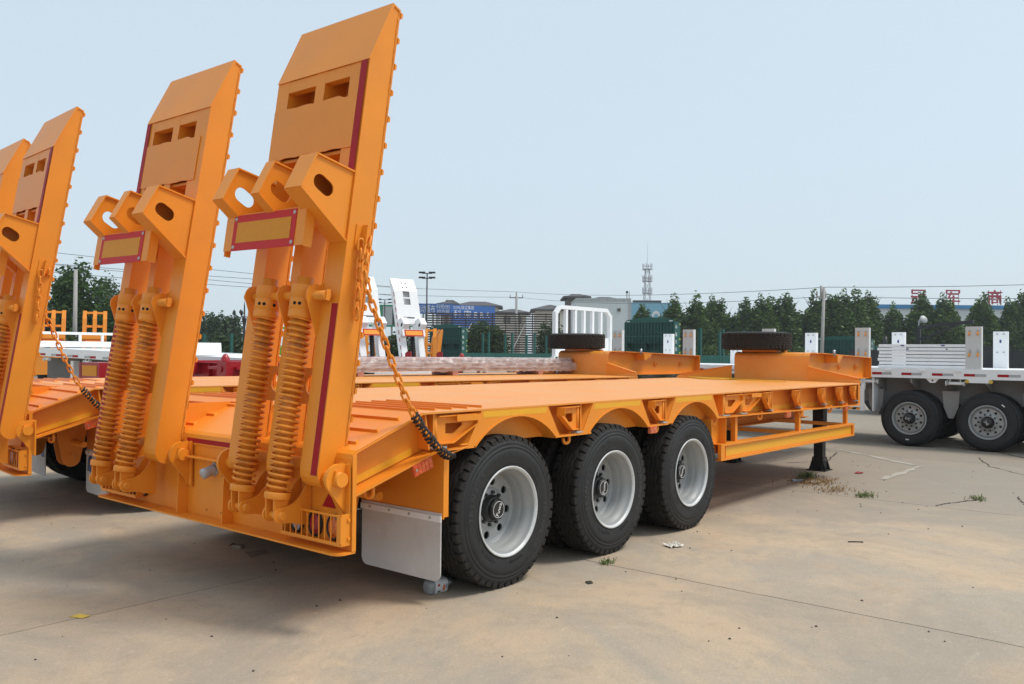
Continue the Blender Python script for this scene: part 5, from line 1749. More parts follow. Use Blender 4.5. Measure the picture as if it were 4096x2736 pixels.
def lime(mb):
    for x in (0, 1.4):
        for y in (0, 1.2):
            mb.box(x, x + 0.1, y, y + 0.1, 0, 2.6)
    for z in (1.0, 1.7, 2.5):
        mb.box(0.1005, 1.3995, 0, 0.08, z, z + 0.1)
        mb.box(0, 0.08, 0.1005, 1.1995, z, z + 0.1)
        mb.box(1.42, 1.5, 0.1005, 1.1995, z, z + 0.1)
    mb.box(0.1005, 0.9, 0.02, 0.06, 1.1005, 1.6995)
solo('machine_frame', lime, 'lime_paint', 'lime green steel frame glimpsed between the springs of the nearest ramp', 'frame', T(16.7, 26.9, 0) @ RZ(R(-20)))

# ------------------------------------------------------------------ dark truck with a work lamp behind the flatbed
dt = thing('crane_truck', 'dark grey truck with a boom and a round work lamp, behind the flatbed posts', 'truck', (21.0, 2.2, 0), R(-90))
part('body', lambda mb: [mb.box(-2.2, 3.2, -0.9, 1.2, 0.9, 1.78), mb.box(0.75, 1.75, -0.92, -0.9005, 1.2, 1.9)], 'truck_dark', dt, 'truck_body')
part('cab', lambda mb: mb.prism([(3.21, 0.6), (5.2, 0.6), (5.2, 1.6), (4.9, 2.1), (3.21, 2.1)], FY, -0.9, 1.2), 'truck_dark', dt)
for x in (-1.3, 0.0, 4.2):
    part('wheel', lambda mb: [mb.cyl((0, -0.95, 0.5), (0, -0.6, 0.5), 0.5, 24), mb.cyl((0, 0.9, 0.5), (0, 1.25, 0.5), 0.5, 24)], 'black_rubber', dt, 'truck_wheel', T(x, 0, 0))
part('boom', lambda mb: [mb.box(-0.66, -0.56, -0.05, 0.05, 1.7805, 2.42), mb.beam((-0.6, 0, 2.42), (0.78, -0.1, 2.55), 0.08, 0.09), mb.beam((-0.55, 0, 2.08), (0.35, -0.06, 2.46), 0.06, 0.07)], 'truck_dark', dt)
part('exhaust', lambda mb: mb.cyl((-1.35, -0.5, 1.7805), (-1.35, -0.5, 2.15), 0.06, 10), 'truck_dark', dt)
wlamp = part('work_lamp', lambda mb: mb.lathe([(0.001, -0.16), (0.04, -0.14), (0.07, -0.05), (0.105, 0.03), (0.115, 0.05), (0.108, 0.06), (0.001, 0.075)], (-0.50, -0.02, 2.62), (0.75, -0.55, 0.35), 20), 'zinc_grey', dt)
part('lamp_stem', lambda mb: mb.cyl((-0.61, 0, 2.42), (-0.58, -0.01, 2.60), 0.025, 8), 'zinc_grey', dt)

# ------------------------------------------------------------------ vegetation
def leaves(mb, blobs, n, size, q):
    """leaf clumps spread through ellipsoids (centre, radii), denser near the surface"""
    tot = sum(b[1][0] * b[1][1] * b[1][2] for b in blobs)
    for c, rad in blobs:
        k = int(n * rad[0] * rad[1] * rad[2] / tot)
        for _ in range(k):
            d = Vector((q.gauss(0, 1), q.gauss(0, 1), q.gauss(0, 1))).normalized()
            f = q.random() ** 0.45
            lump = 1 + 0.16 * math.sin(5 * d.x + c[2]) * math.cos(4 * d.z + 3 * d.y + c[0])
            p = Vector((c[0] + d.x * rad[0] * f * lump, c[1] + d.y * rad[1] * f * lump, c[2] + d.z * rad[2] * f * lump))
            a = Vector((q.uniform(-1, 1), q.uniform(-1, 1), q.uniform(-0.6, 0.6))).normalized()
            b = a.cross(Vector((q.uniform(-1, 1), q.uniform(-1, 1), q.uniform(-1, 1)))).normalized()
            s = size * q.uniform(0.6, 1.35)
            mb.add([p + a * s, p + b * s * 0.62, p - a * s, p - b * s * 0.62], [(0, 1, 2, 3)])
def poplar_crown(seed):
    def fn(mb):
        q = random.Random(seed)
        blobs = [((0, 0, 3.4), (1.6, 1.6, 3.0))]
        for i in range(9):
            t = q.uniform(0, 6.28)
            r_ = q.uniform(0.35, 1.15)
            h = q.uniform(1.3, 5.4)
            blobs.append(((r_ * math.cos(t), r_ * math.sin(t), h), (0.60, 0.60, q.uniform(0.9, 1.5))))
        for i in range(3):
            t = q.uniform(0, 6.28)
            blobs.append(((0.5 * math.cos(t), 0.5 * math.sin(t), q.uniform(5.4, 6.2)), (0.5, 0.5, 1.2)))
        blobs.append(((q.uniform(-.2, .2), q.uniform(-.2, .2), 6.7), (0.42, 0.42, 1.15)))
        leaves(mb, blobs, 8500, 0.15, q)
    return fn
def trunk(h, r_):
    def fn(mb):
        mb.tube([(0, 0, -0.05), (0.03, 0.02, h * 0.4), (-0.04, 0.03, h * 0.75), (0, 0, h)], [r_, r_ * 0.8, r_ * 0.5, r_ * 0.15], 9)
        q = random.Random(int(h * 10))
        for i in range(9):
            z = h * q.uniform(0.2, 0.8)
            t = q.uniform(0, 6.28)
            l = h * 0.16
            mb.tube([(0, 0, z), (math.cos(t) * l * 0.6, math.sin(t) * l * 0.6, z + l * 0.7), (math.cos(t) * l, math.sin(t) * l, z + l * 1.5)], [r_ * 0.35, r_ * 0.2, r_ * 0.06], 6)
    return fn
POP = [(69.13, 40.54, 6.38), (70.43, 38.97, 7.27), (72.23, 36.81, 7.38), (73.18, 35.68, 7.22), (74.13, 34.55, 6.89), (74.96, 33.56, 7.16), (76.2, 32.06, 7.35), (77.32, 30.73, 7.28), (78.34, 29.5, 7.56),
       (79.39, 28.24, 7.75), (80.37, 27.08, 7.59), (81.47, 25.75, 7.95), (82.86, 24.09, 8.06), (83.7, 23.09, 7.81), (85.24, 21.26, 7.06), (86.33, 19.93, 8.2), (87.72, 18.27, 7.87), (88.29, 17.61, 7.1),
       (88.99, 16.78, 6.68), (90.09, 15.45, 7.91), (90.84, 14.55, 7.92), (91.9, 13.29, 7.59), (93.0, 11.96, 8.12), (93.83, 10.96, 8.27)]
WORDS = ['first', 'second', 'third', 'fourth', 'fifth', 'sixth', 'seventh', 'eighth', 'ninth', 'tenth', 'eleventh', 'twelfth', 'thirteenth', 'fourteenth', 'fifteenth', 'sixteenth', 'seventeenth', 'eighteenth', 'nineteenth', 'twentieth', 'twenty-first', 'twenty-second', 'twenty-third', 'twenty-fourth']
def poplar_label(i):
    x, y, h = POP[i]
    if i == 0:
        return 'short poplar against the pale blue wall, leftmost tree of the row'
    if i == len(POP) - 1:
        return 'tall poplar cut by the right picture edge, last of the row'
    return '%s poplar from the pale blue wall in the row behind the flatbed' % WORDS[i]
q = random.Random(3)
for i, (x, y, h) in enumerate(POP):
    v = i % 5
    s = h / (7.45 if i < 14 else 7.75)
    t = thing('poplar_tree', poplar_label(i), 'tree', (x + q.uniform(-1.2, 1.2) * 0.767, y + q.uniform(-1.2, 1.2) * 0.64, 0), q.uniform(0, 6.28), 'row of poplars behind the yard')
    w = s * (q.uniform(0.98, 1.25) if i < 14 else q.uniform(0.9, 1.08))
    t.scale = (w, w, s)
    part('crown', poplar_crown(100 + v), 'leaf_poplar', t, 'poplar_crown%d' % v)
    part('trunk', trunk(7.0, 0.14), 'trunk', t, 'poplar_trunk')
def broad_crown(seed, R_, H, n, sz):
    def fn(mb):
        q = random.Random(seed)
        blobs = [((0, 0, H * 0.5), (R_ * 0.8, R_ * 0.8, H * 0.42))]
        for i in range(16):
            t = q.uniform(0, 6.28)
            z = q.uniform(0.22, 0.85)
            rr = R_ * 0.85 * math.sin(PI * min(0.95, z * 0.75 + 0.2))
            blobs.append(((rr * 0.7 * math.cos(t), rr * 0.7 * math.sin(t), H * z), (R_ * 0.34, R_ * 0.34, H * 0.13)))
        blobs.append(((0.1, 0, H * 0.9), (R_ * 0.22, R_ * 0.22, H * 0.12)))
        leaves(mb, blobs, n, sz, q)
    return fn
def tree(name, label, pos, R_, H, n, sz, m='leaf_broad', seed=1, group=None, th=0.8):
    t = thing(name, label, 'tree', pos, seed * 1.3, group)
    part('crown', broad_crown(seed, R_, H, n, sz), m, t, 'crown' + label)
    part('trunk', trunk(H * th, 0.05 + H * 0.02), 'trunk', t, 'trunk' + label)
    return t
tree('broadleaf_tree', 'tall dark green tree behind the small orange ramps at left', (17.69, 47.5, 0), 2.3, 6.9, 9000, 0.12, seed=21)
tree('broadleaf_tree', 'smaller dark tree left of the tall tree, partly behind the second trailer ramp', (15.9, 49.6, 0), 2.0, 4.9, 5000, 0.12, seed=22)
tree('broadleaf_tree', 'rounded tree on the right side of the tall tree at left', (19.4, 46.0, 0), 1.7, 4.7, 4500, 0.12, seed=23)
tree('broadleaf_tree', 'distant thin tree top beside the left ramp of the nearest trailer', (30.2, 71.6, 0), 2.2, 8.3, 2600, 0.14, 'leaf_far', seed=24)
tree('broadleaf_tree', 'low leafy shrub behind the small orange ramps', (14.5, 42.0, 0), 2.6, 2.5, 3500, 0.12, 'leaf_bush', seed=25)
tree('conifer_tree', 'first of three hazy pointed trees seen between the two near ramps', (44.01, 78.4, 0), 1.5, 5.6, 2600, 0.17, 'leaf_far', seed=31, group='hazy trees between the ramps')
tree('conifer_tree', 'middle of three hazy pointed trees seen between the two near ramps', (44.9, 77.34, 0), 1.5, 5.7, 2600, 0.17, 'leaf_far', seed=32, group='hazy trees between the ramps')
tree('conifer_tree', 'third of three hazy pointed trees, next to the ornamental lamp post', (45.69, 76.39, 0), 1.4, 5.5, 2600, 0.17, 'leaf_far', seed=33, group='hazy trees between the ramps')
tree('shrub', 'pale green rounded shrub below the hazy pointed trees', (28.3, 50.4, 0), 2.4, 3.0, 4000, 0.12, 'leaf_bush', seed=34)
tree('shrub', 'bushy dark shrub growing in front of the brown slatted fence', (43.0, 38.6, 0), 2.3, 4.0, 6000, 0.12, 'leaf_bush', seed=35)
tree('shrub', 'low shrub right of the fence shrub, behind the green posts', (46.5, 33.5, 0), 2.4, 2.6, 4000, 0.12, 'leaf_bush', seed=36)
tree('shrub', 'shrub under the green billboard between the white ramps', (33.6, 37.6, 0), 2.2, 3.0, 4000, 0.11, 'leaf_bush', seed=37)
tree('shrub', 'leafy shrub at the foot of the white box building', (48.5, 36.5, 0), 1.7, 4.3, 3000, 0.11, 'leaf_bush', seed=38)
tree('shrub', 'shrub behind the black bars of the white bulkhead', (44.0, 28.9, 0), 1.9, 3.0, 3500, 0.11, 'leaf_bush', seed=39)
def hedge(mb):
    q = random.Random(8)
    blobs = []
    for i in range(46):
        f = i / 45
        blobs.append(((66.5 + 30 * f + q.uniform(-.6, .6), 39.5 - 32 * f + q.uniform(-.6, .6), q.uniform(0.9, 1.5)), (1.2, 1.2, 1.3)))
    leaves(mb, blobs, 16000, 0.15, q)
hg = part('hedge', hedge, 'leaf_poplar', None)
hg['kind'] = 'stuff'

# ------------------------------------------------------------------ fence, billboards, buildings
def along(a, b):
    a, b = Vector(a), Vector(b)
    d = (b - a)
    return math.atan2(d.y, d.x), d.length
ang, ln = along((48.1, 50.1), (55.6, 41.1))
fe = thing('slatted_fence', 'brown steel slatted fence panels standing behind the green trailers', 'fence', (48.1, 50.1, 0), ang)
for i in range(17):
    z = 1.6 + i * 0.205
    part('slat', lambda mb: mb.box(0, ln, 0, 0.04, 0, 0.125), 'rust_brown', fe, 'fence_slat', T(0, 0.01 * math.sin(i), z))
for i in range(11):
    part('post', lambda mb: mb.box(-0.04, 0.04, 0.055, 0.12, 0, 5.05), 'rust_brown', fe, 'fence_post', T(ln * i / 10, 0, 0))
for i in (2, 6):
    part('brace', lambda mb: mb.beam((0, -1.3, 1.8), (1.1, -0.05, 4.1), 0.06, 0.06), 'zinc_grey', fe, 'fence_brace', T(ln * i / 10 + 0.6, 0, 0))
def billboard(label, a, b, z0, z1, texts, m, tm='white_print'):
    ang, ln = along(a, b)
    o = thing('billboard', label, 'billboard', (a[0], a[1], 0), ang)
    part('panel', lambda mb: mb.box(0, ln, 0, 0.12, z0, z1), m, o, 'bb' + label)
    for i in range(3):
        part('post', lambda mb: mb.box(-0.1, 0.1, 0.125, 0.3, 0, z1 - 0.1), 'pole_concrete', o, 'bbp' + label, T(ln * (0.1 + 0.4 * i), 0, 0))
    for k, (body, x, z, size, xs) in enumerate(texts):
        part('lettering', lambda mb: put_letters(mb, body, size, lambda v: (x + v.x * xs, -0.006 - v.z, z + v.y), 0.002), tm, o, 'bbt%d' % k + label)
    return o
bbd = Vector((0.641, -0.767, 0))
def bbp(Dx, dep):                      # a point on the billboard row
    return Vector((64.65, 69.27, 0)) + bbd * ((Dx - 945) * 1.7452 * dep / 3425)
p0, p1, p2, p3 = bbp(942, 100), bbp(998, 100), bbp(1034, 100), bbp(1129, 100) + Vector((3.0, 2.2, 0))
billboard('blue billboard with large white Chinese characters, leftmost of the blue row', p0, p1, 6.0, 7.2, [('沃电动篷布', 1.45, 6.6, 1.05, 0.54)], 'billboard_blue')
billboard('narrow lighter blue billboard with two lines of white text, middle of the blue row', p1, p2, 5.9, 7.2, [('科密EBS', 0.92, 6.87, 0.55, 0.85), ('组合阀', 0.92, 6.3, 0.55, 0.9)], 'billboard_blue')
billboard('long blue billboard at the right end of the blue row, lower half behind the fence', p2, p3, 4.3, 7.1, [('SORL瑞立集团', 1.75, 6.83, 0.46, 1.0), ('科 密 E B S', 2.9, 6.02, 1.1, 1.0)], 'billboard_blue')
gb = billboard('green billboard showing a grey block, seen between the white ramps', (58.1, 69.3), (61.3, 65.4), 4.3, 6.75, [], 'billboard_green')
part('picture', lambda mb: mb.box(1.55, 2.6, -0.012, -0.0005, 4.5, 6.55), 'wall_trim', gb, 'gb_pic')
part('picture', lambda mb: mb.box(2.62, 3.0, -0.011, -0.0005, 4.5, 6.35), 'truck_dark', gb, 'gb_pic2')
def block(o, x0, x1, d, z, roofz, wall, eave=0.7, key=''):
    part('wall', lambda mb: mb.box(x0, x1, 0, d, 0, z), wall, o, 'w' + key)
    def rf(mb):
        e = eave
        vs = [(x0 - e, -e, z), (x1 + e, -e, z), (x1 + e, d + e, z), (x0 - e, d + e, z), (x0 - e, -e, z + 0.25), (x1 + e, -e, z + 0.25), (x1 + e, d + e, z + 0.25), (x0 - e, d + e, z + 0.25),
              (x0 + d * .3, d * .4, roofz), (x1 - d * .3, d * .4, roofz), (x1 - d * .3, d * .6, roofz), (x0 + d * .3, d * .6, roofz)]
        mb.add(vs, [(0, 3, 2, 1), (0, 1, 5, 4), (1, 2, 6, 5), (2, 3, 7, 6), (3, 0, 4, 7), (4, 5, 9, 8), (5, 6, 10, 9), (6, 7, 11, 10), (7, 4, 8, 11), (8, 9, 10, 11)])
    part('roof', rf, 'roof_dark', o, 'r' + key)
def window(o, x, z, w, h, key, panes=2):
    f = part('window', lambda mb: [mb.box(0, w, -0.06, -0.001, 0, 0.1), mb.box(0, w, -0.06, -0.001, h - 0.1, h), mb.box(0, 0.1, -0.06, -0.001, 0.1005, h - 0.1005), mb.box(w - 0.1, w, -0.06, -0.001, 0.1005, h - 0.1005)]
             + [mb.box(w * i / panes - 0.04, w * i / panes + 0.04, -0.06, -0.001, 0.1005, h - 0.1005) for i in range(1, panes)], 'wall_cream', o, 'win' + key, T(x, 0, z))
    part('pane', lambda mb: mb.box(0.1, w - 0.1, -0.02, -0.0005, 0.1, h - 0.1), 'glass_dark', f, 'pane' + key)
va = along((95.74, 94.4), (109.48, 77.98))[0]
v1 = thing('villa', 'cream building with stepped dark hipped roofs, above the blue billboards', 'building', (96.0, 94.2, 0), va)
block(v1, 1.5, 8.4, 7, 8.9, 10.0, 'wall_cream', key='v1a')
block(v1, 8.6, 13.0, 6, 7.9, 8.8, 'wall_cream', key='v1b')
block(v1, -1.0, 1.4, 6, 9.2, 10.2, 'wall_brown', key='v1c')
for x in (2.2, 4.2, 6.2):
    window(v1, x, 7.2, 1.5, 1.2, 'v1', 3)
for x in (9.2, 11.0):
    window(v1, x, 6.3, 1.3, 1.2, 'v1b', 2)
v2 = thing('villa', 'cream and brown building with dark hipped roof, behind the concrete pole', 'building', (98.8, 74.8, 0), va)
block(v2, -2.5, 2.2, 7, 7.9, 9.0, 'wall_cream', key='v2a')
block(v2, 2.4, 5.2, 7, 9.9, 10.7, 'wall_brown', key='v2b')
block(v2, 5.4, 11.0, 7, 9.3, 10.3, 'wall_cream', key='v2c')
for x in (5.7, 7.5, 9.2):
    window(v2, x, 7.0, 1.7, 2.4, 'v2', 3)
window(v2, 0.0, 6.4, 1.0, 1.0, 'v2b', 1)
ba, bl = along((52.47, 37.09), (55.37, 33.62))
wb = thing('box_building', 'plain pale grey box building with one square vent, right of the white bulkhead', 'building', (52.47, 37.09, 0), ba)
part('wall', lambda mb: mb.box(0, bl, 0, 6, 0, 5.85), 'wall_white', wb, 'wbw')
for i in range(7):
    part('coping_panel', lambda mb: mb.box(0.01, bl / 7 - 0.01, -0.03, 6.03, 5.851, 6.1), 'wall_trim', wb, 'wbc', T(bl * i / 7, 0, 0))
for i in range(6):
    part('corner_panel', lambda mb: mb.box(bl - 0.26, bl + 0.02, -0.02, -0.001, 0.01, 0.96), 'wall_trim', wb, 'wbe', T(0, 0, i * 0.975))
vt = part('vent', lambda mb: [mb.box(0, 0.34, -0.05, -0.001, 0, 0.05), mb.box(0, 0.34, -0.05, -0.001, 0.29, 0.34), mb.box(0, 0.05, -0.05, -0.001, 0.0505, 0.2895), mb.box(0.29, 0.34, -0.05, -0.001, 0.0505, 0.2895)], 'wall_trim', wb, 'vent', T(bl * 0.74, 0, 4.98))
part('vent_grille', lambda mb: mb.box(0.05, 0.29, -0.015, -0.0005, 0.05, 0.29), 'wall_brown', vt)
part('cctv_mast', lambda mb: [mb.cyl((bl * 0.93, 0.3, 6.1), (bl * 0.93, 0.3, 6.55), 0.03, 8), mb.box(bl * 0.93 - 0.08, bl * 0.93 + 0.08, 0.2, 0.4, 6.55, 6.72), mb.cyl((bl * 0.97, 0.3, 6.1), (bl * 0.97, 0.3, 6.7), 0.025, 8)], 'truck_dark', wb)
ca, cl = along((81.05, 49.65), (84.74, 45.23))
cy = thing('blue_building', 'pale blue wall behind the first poplars, white oval painted on it', 'building', (81.05, 49.65, 0), ca)
part('wall', lambda mb: mb.box(-1.0, cl, 0, 5, 0, 7.55), 'cyan_wall', cy, 'cyw')
part('roof_edge', lambda mb: mb.box(0.3, 3.6, 0.5, 1.2, 7.551, 7.85), 'roof_dark', cy)
part('emblem', lambda mb: mb.prism([(0.55 * math.cos(t) + 2.9, 5.75 + 0.85 * math.sin(t)) for t in [2 * PI * i / 28 for i in range(28)]], FY, -0.02, -0.001, [[(0.32 * math.cos(t) + 2.9, 5.7 + 0.55 * math.sin(t)) for t in [-2 * PI * i / 20 for i in range(20)]]]), 'white_print', cy)
tw = thing('radio_tower', 'pale lattice radio tower with three antenna platforms rising above the roofs', 'tower', (168.9, 100.2, 0), 0.3)
tw.scale = (0.6, 0.6, 1)
def tower_leg(mb):
    for sx, sy in ((-1, -1), (1, -1), (1, 1), (-1, 1)):
        mb.beam((sx * 2.0, sy * 2.0, 0), (sx * 0.75, sy * 0.75, 21.5), 0.15, 0.15)
def tower_brace(mb):
    for k in range(13):
        z0, z1 = k * 1.65, (k + 1) * 1.65
        a0, a1 = 2.0 - 1.25 * z0 / 21.5, 2.0 - 1.25 * z1 / 21.5
        for f in (lambda u, v, z: (u, v, z), lambda u, v, z: (v, u, z)):
            for s in (-1, 1):
                mb.beam(f(-a0, s * a0, z0), f(a1, s * a1, z1), 0.07, 0.07)
                mb.beam(f(a0, s * a0, z0), f(-a1, s * a1, z1), 0.07, 0.07)
part('lattice', tower_leg, 'tower_grey', tw, 'tw_leg')
tbq = part('bracing', tower_brace, 'tower_grey', tw)
for z in (15.6, 18.4, 21.2):
    pl = part('platform', lambda mb: [mb.cyl((0, 0, 0), (0, 0, 0.15), 1.7, 16), mb.tube([(1.7 * math.cos(t), 1.7 * math.sin(t), 0.8) for t in [2 * PI * i / 16 for i in range(16)]], 0.06, 5, closed=True)], 'tower_grey', tw, 'tw_plat', T(0, 0, z))
    for i in range(6):
        part('antenna', lambda mb: mb.box(1.75, 1.95, -0.12, 0.12, -0.2, 1.4), 'tower_grey', pl, 'tw_ant', RZ(i * PI / 3))
part('mast', lambda mb: mb.tube([(0, 0, 21.3), (0, 0, 28)], [0.09, 0.03], 6), 'tower_grey', tw)
ra, rl = along((124.06, 30.93), (134.34, 18.63))
rb = thing('blue_roof_hall', 'long hall with a blue roof edge showing between the poplar tops', 'building', (121.0, 34.6, 0), ra)
part('wall', lambda mb: mb.box(-4, rl + 12, 0, 12, 0, 8.3), 'wall_white', rb, 'hallw')
part('roof_edge', lambda mb: mb.box(-4, rl + 12, -0.3, 12, 8.301, 8.85), 'roof_blue', rb, 'hallr')
sd = Vector((math.cos(ra), math.sin(ra), 0))
for ch, p, lab in (('冠', (123.95, 29.47), 'red rooftop character partly behind a poplar, leftmost of the three'), ('军', (127.04, 25.76), 'red rooftop character standing clear between two poplars, middle of three'), ('商', (130.81, 21.26), 'red rooftop character mostly behind a poplar, rightmost of the three')):
    o = thing('rooftop_sign', lab, 'sign', (p[0], p[1], 8.85), ra, 'red rooftop characters')
    part('character', lambda mb: put_letters(mb, ch, 2.3, lambda v: (v.x, -v.z, 1.05 + v.y), 0.06, 0.022), 'sign_red', o, 'sign' + ch)
    part('support', lambda mb: [mb.box(s * 0.85 - 0.03, s * 0.85 + 0.03, 0.06, 0.12, 0, 2.1) for s in (-1, 1)] + [mb.box(-0.9, 0.9, 0.121, 0.16, z, z + 0.05) for z in (0.4, 1.6)], 'rust_brown', o, 'sign_support')

# ------------------------------------------------------------------ poles and wires
def pole(label, pos, h, r0, r1, m, lean=0.0, arms=None, name='utility_pole', cat='pole', group=None):
    o = thing(name, label, cat, pos, 0, group)
    part('shaft', lambda mb: mb.tube([(0, 0, -0.05), (lean * 0.641 * h, -lean * 0.767 * h, h)], [r0, r1], 12), m, o, 'shaft' + label)
    if arms:
        part('head', arms, m, o, 'head' + label)
    return o
Rv = Vector((0.641, -0.767, 0))
def floods(z, w):
    def fn(mb):
        for zz in (z, z - 0.35):
            mb.beam(Rv * -w + Vector((0, 0, zz)), Rv * w + Vector((0, 0, zz)), 0.06, 0.06)
            for s in (-1, 1):
                mb.obox(Rv * (s * w) + Vector((0, 0, zz + 0.06)), Rv, Vector((0, 0, 1)).cross(Rv), (0, 0, 1), (0.22, 0.18, 0.05))
    return fn
pole('tall thin dark light pole with twin floodlights above the white ramps', (37.61, 39.25, 0), 7.1, 0.07, 0.045, 'pole_dark', arms=floods(7.08, 0.35), name='light_pole', cat='light pole', group='floodlight poles')
pole('shorter dark light pole with twin floodlights in front of the green billboard', (55.87, 64.18, 0), 7.0, 0.08, 0.05, 'pole_dark', arms=floods(7.0, 0.6), name='light_pole', cat='light pole', group='floodlight poles')
def cross_arm(z, w):
    def fn(mb):
        mb.beam(Rv * -w + Vector((0, 0, z)), Rv * w + Vector((0, 0, z)), 0.09, 0.09)
        for s in (-0.9, 0.9):
            mb.cyl(tuple(Rv * (s * w) + Vector((0, 0, z + 0.05))), tuple(Rv * (s * w) + Vector((0, 0, z + 0.3))), 0.04, 8)
        mb.cyl((0, 0, z), (0, 0, z + 0.55), 0.06, 8)
    return fn
pole('concrete utility pole with a cross arm in front of the cream buildings', (57.04, 47.19, 0), 6.9, 0.17, 0.10, 'pole_concrete', arms=cross_arm(6.7, 0.65), group='concrete utility poles')
pole('slightly leaning concrete utility pole standing before the poplars, behind the gooseneck', (35.3, 10.75, 0), 4.75, 0.105, 0.06, 'pole_concrete', lean=0.028, arms=cross_arm(4.3, 0.22), group='concrete utility poles')
pole('concrete pole in front of the tall dark tree at left', (15.25, 42.7, 0), 5.75, 0.13, 0.09, 'pole_concrete', group='concrete utility poles')
pole('thin white post beside the left ramp of the nearest trailer', (17.0, 40.8, 0), 4.2, 0.06, 0.05, 'wall_trim', arms=lambda mb: mb.beam(Rv * -0.7 + Vector((0, 0, 4.2)), Rv * 0.7 + Vector((0, 0, 4.2)), 0.1, 0.06), name='sign_post', cat='post')
def ornate(mb):
    mb.lathe([(0.16, 0), (0.13, 0.5), (0.09, 0.6), (0.08, 3.2), (0.17, 3.75), (0.20, 3.8), (0.06, 3.85), (0.05, 4.6), (0.0001, 5.1)], (0, 0, 0), (0, 0, 1), 12)
    for i in range(5):
        t = 2 * PI * i / 5
        d = Vector((math.cos(t), math.sin(t), 0))
        mb.tube([Vector((0, 0, 3.95)), d * 0.35 + Vector((0, 0, 3.85)), d * 0.68 + Vector((0, 0, 4.05))], 0.03, 6)
        mb.lathe([(0.02, 0), (0.10, 0.1), (0.11, 0.2), (0.05, 0.32), (0.0001, 0.36)], d * 0.68 + Vector((0, 0, 4.05)), (0, 0, 1), 10)
ol_ = thing('lamp_post', 'ornate dark lamp post with several globe arms between the two near ramps', 'lamp post', (29.45, 49.08, 0))
part('column', ornate, 'pole_dark', ol_)
def wire(label, a, b, sag, r_=0.012):
    pts = [Vector(a).lerp(Vector(b), i / 24) + Vector((0, 0, -sag * 4 * (i / 24) * (1 - i / 24))) for i in range(25)]
    solo('power_line', lambda mb: mb.tube(pts, r_, 5), 'wire', label, 'wire', group='overhead power lines')
PA = (35.6, 10.6, 4.80)
PB = (57.0, 47.2, 7.25)
wire('upper overhead wire running from the leaning pole towards the pole by the buildings', PA, PB, 0.35, 0.014)
wire('lower overhead wire between the leaning pole and the pole by the buildings', (35.55, 10.7, 4.36), (57.2, 47.0, 6.75), 0.45, 0.014)
wire('upper overhead wire leaving the leaning pole to the right edge', PA, (52, -16, 6.6), 0.5, 0.014)
wire('lower overhead wire leaving the leaning pole to the right edge', (35.55, 10.7, 4.36), (52.2, -16, 5.5), 0.5, 0.014)
wire('upper wire from the pole by the buildings passing behind the white ramps', PB, (16.0, 47.5, 6.4), 0.25, 0.017)
wire('middle wire from the pole by the buildings passing behind the white ramps', (57.0, 47.2, 6.75), (16.0, 47.3, 5.9), 0.35, 0.017)
wire('wire crossing the sky at left, upper one behind the raised ramps', (-1.5, 44.0, 7.25), (26.0, 30.0, 5.0), 0.2, 0.012)
wire('wire crossing the sky at left, lower one behind the raised ramps', (-1.5, 44.0, 6.6), (26.0, 30.0, 4.55), 0.2, 0.012)

# ------------------------------------------------------------------ litter and weeds on the concrete
def bottle(mb):
    mb.cur = 0
    def ring(x, w, r_):
        n = 20
        out_ = []
        for i in range(n):
            t = 2 * PI * i / n
            c, s = math.cos(t), math.sin(t)
            k = (abs(c) ** 4 + abs(s) ** 4) ** -0.25
            kk = 1 + (k - 1) * w
            out_.append((x, r_ * c * kk, r_ * s * kk))
        return out_
    prof = [(0.0, 0.0, 0.001), (-0.004, 0.5, 0.030), (0.006, 0.8, 0.042), (0.02, 0.9, 0.047), (0.045, 0.9, 0.048), (0.048, 0.9, 0.0465), (0.135, 0.9, 0.0465), (0.138, 0.9, 0.048), (0.155, 0.6, 0.043), (0.172, 0.2, 0.026), (0.178, 0, 0.017), (0.186, 0, 0.016)]
    vs = [v for x, w, r_ in prof for v in ring(x, w, r_)]
    n = 20
    mb.add(vs, [(a * n + i, a * n + (i + 1) % n, (a + 1) * n + (i + 1) % n, (a + 1) * n + i) for a in range(len(prof) - 1) for i in range(n)], True)
    mb.cyl((0.186, 0, 0), (0.206, 0, 0), 0.0175, 16)
def bottle_label(mb):
    n = 20
    def ring(x, r_):
        o = []
        for i in range(n):
            t = 2 * PI * i / n
            c, s = math.cos(t), math.sin(t)
            k = 1 + ((abs(c) ** 4 + abs(s) ** 4) ** -0.25 - 1) * 0.9
            o.append((x, r_ * c * k, r_ * s * k))
        return o
    mb.add(ring(0.04, 0.0488) + ring(0.148, 0.0488), [(i, (i + 1) % n, n + (i + 1) % n, n + i) for i in range(n)], True)
bt = solo('bottle', bottle, 'bottle_plastic', 'empty clear plastic bottle with white label lying behind the mudflap', 'bottle', T(-0.50, 0.30, 0.0475) @ RZ(R(-5)) @ RX(R(10)))
part('label_sleeve', bottle_label, 'bottle_label', bt)
part('label_print', lambda mb: [mb.box(0.105, 0.122, -0.0502, -0.0490, -0.022, 0.018)], 'label_orange', bt, 'bl1')
part('label_print', lambda mb: mb.prism(circle(0.066, 0.022, 0.010, 12), FY, -0.0500, -0.0489), 'sign_red', bt, 'bl2')
part('barcode', lambda mb: [mb.box(0.062 + i * 0.004, 0.064 + i * 0.004, -0.0500, -0.0490, -0.028, -0.016) for i in range(6)], 'dark_print', bt, 'bl3')
part('lettering', lambda mb: put_letters(mb, '倍舒', 0.017, lambda v: (0.136 - v.y, -0.0492 - v.z, 0.006 - v.x), 0.0003), 'blue_print', bt, 'bl4')
def cigbox(mb):
    mb.box(0, 0.088, 0, 0.056, 0.0, 0.024)
    mb.obox((-0.012, 0.028, 0.024), (0.7, 0, 0.7), (0, 1, 0), (-0.7, 0, 0.7), (0.018, 0.028, 0.0012))
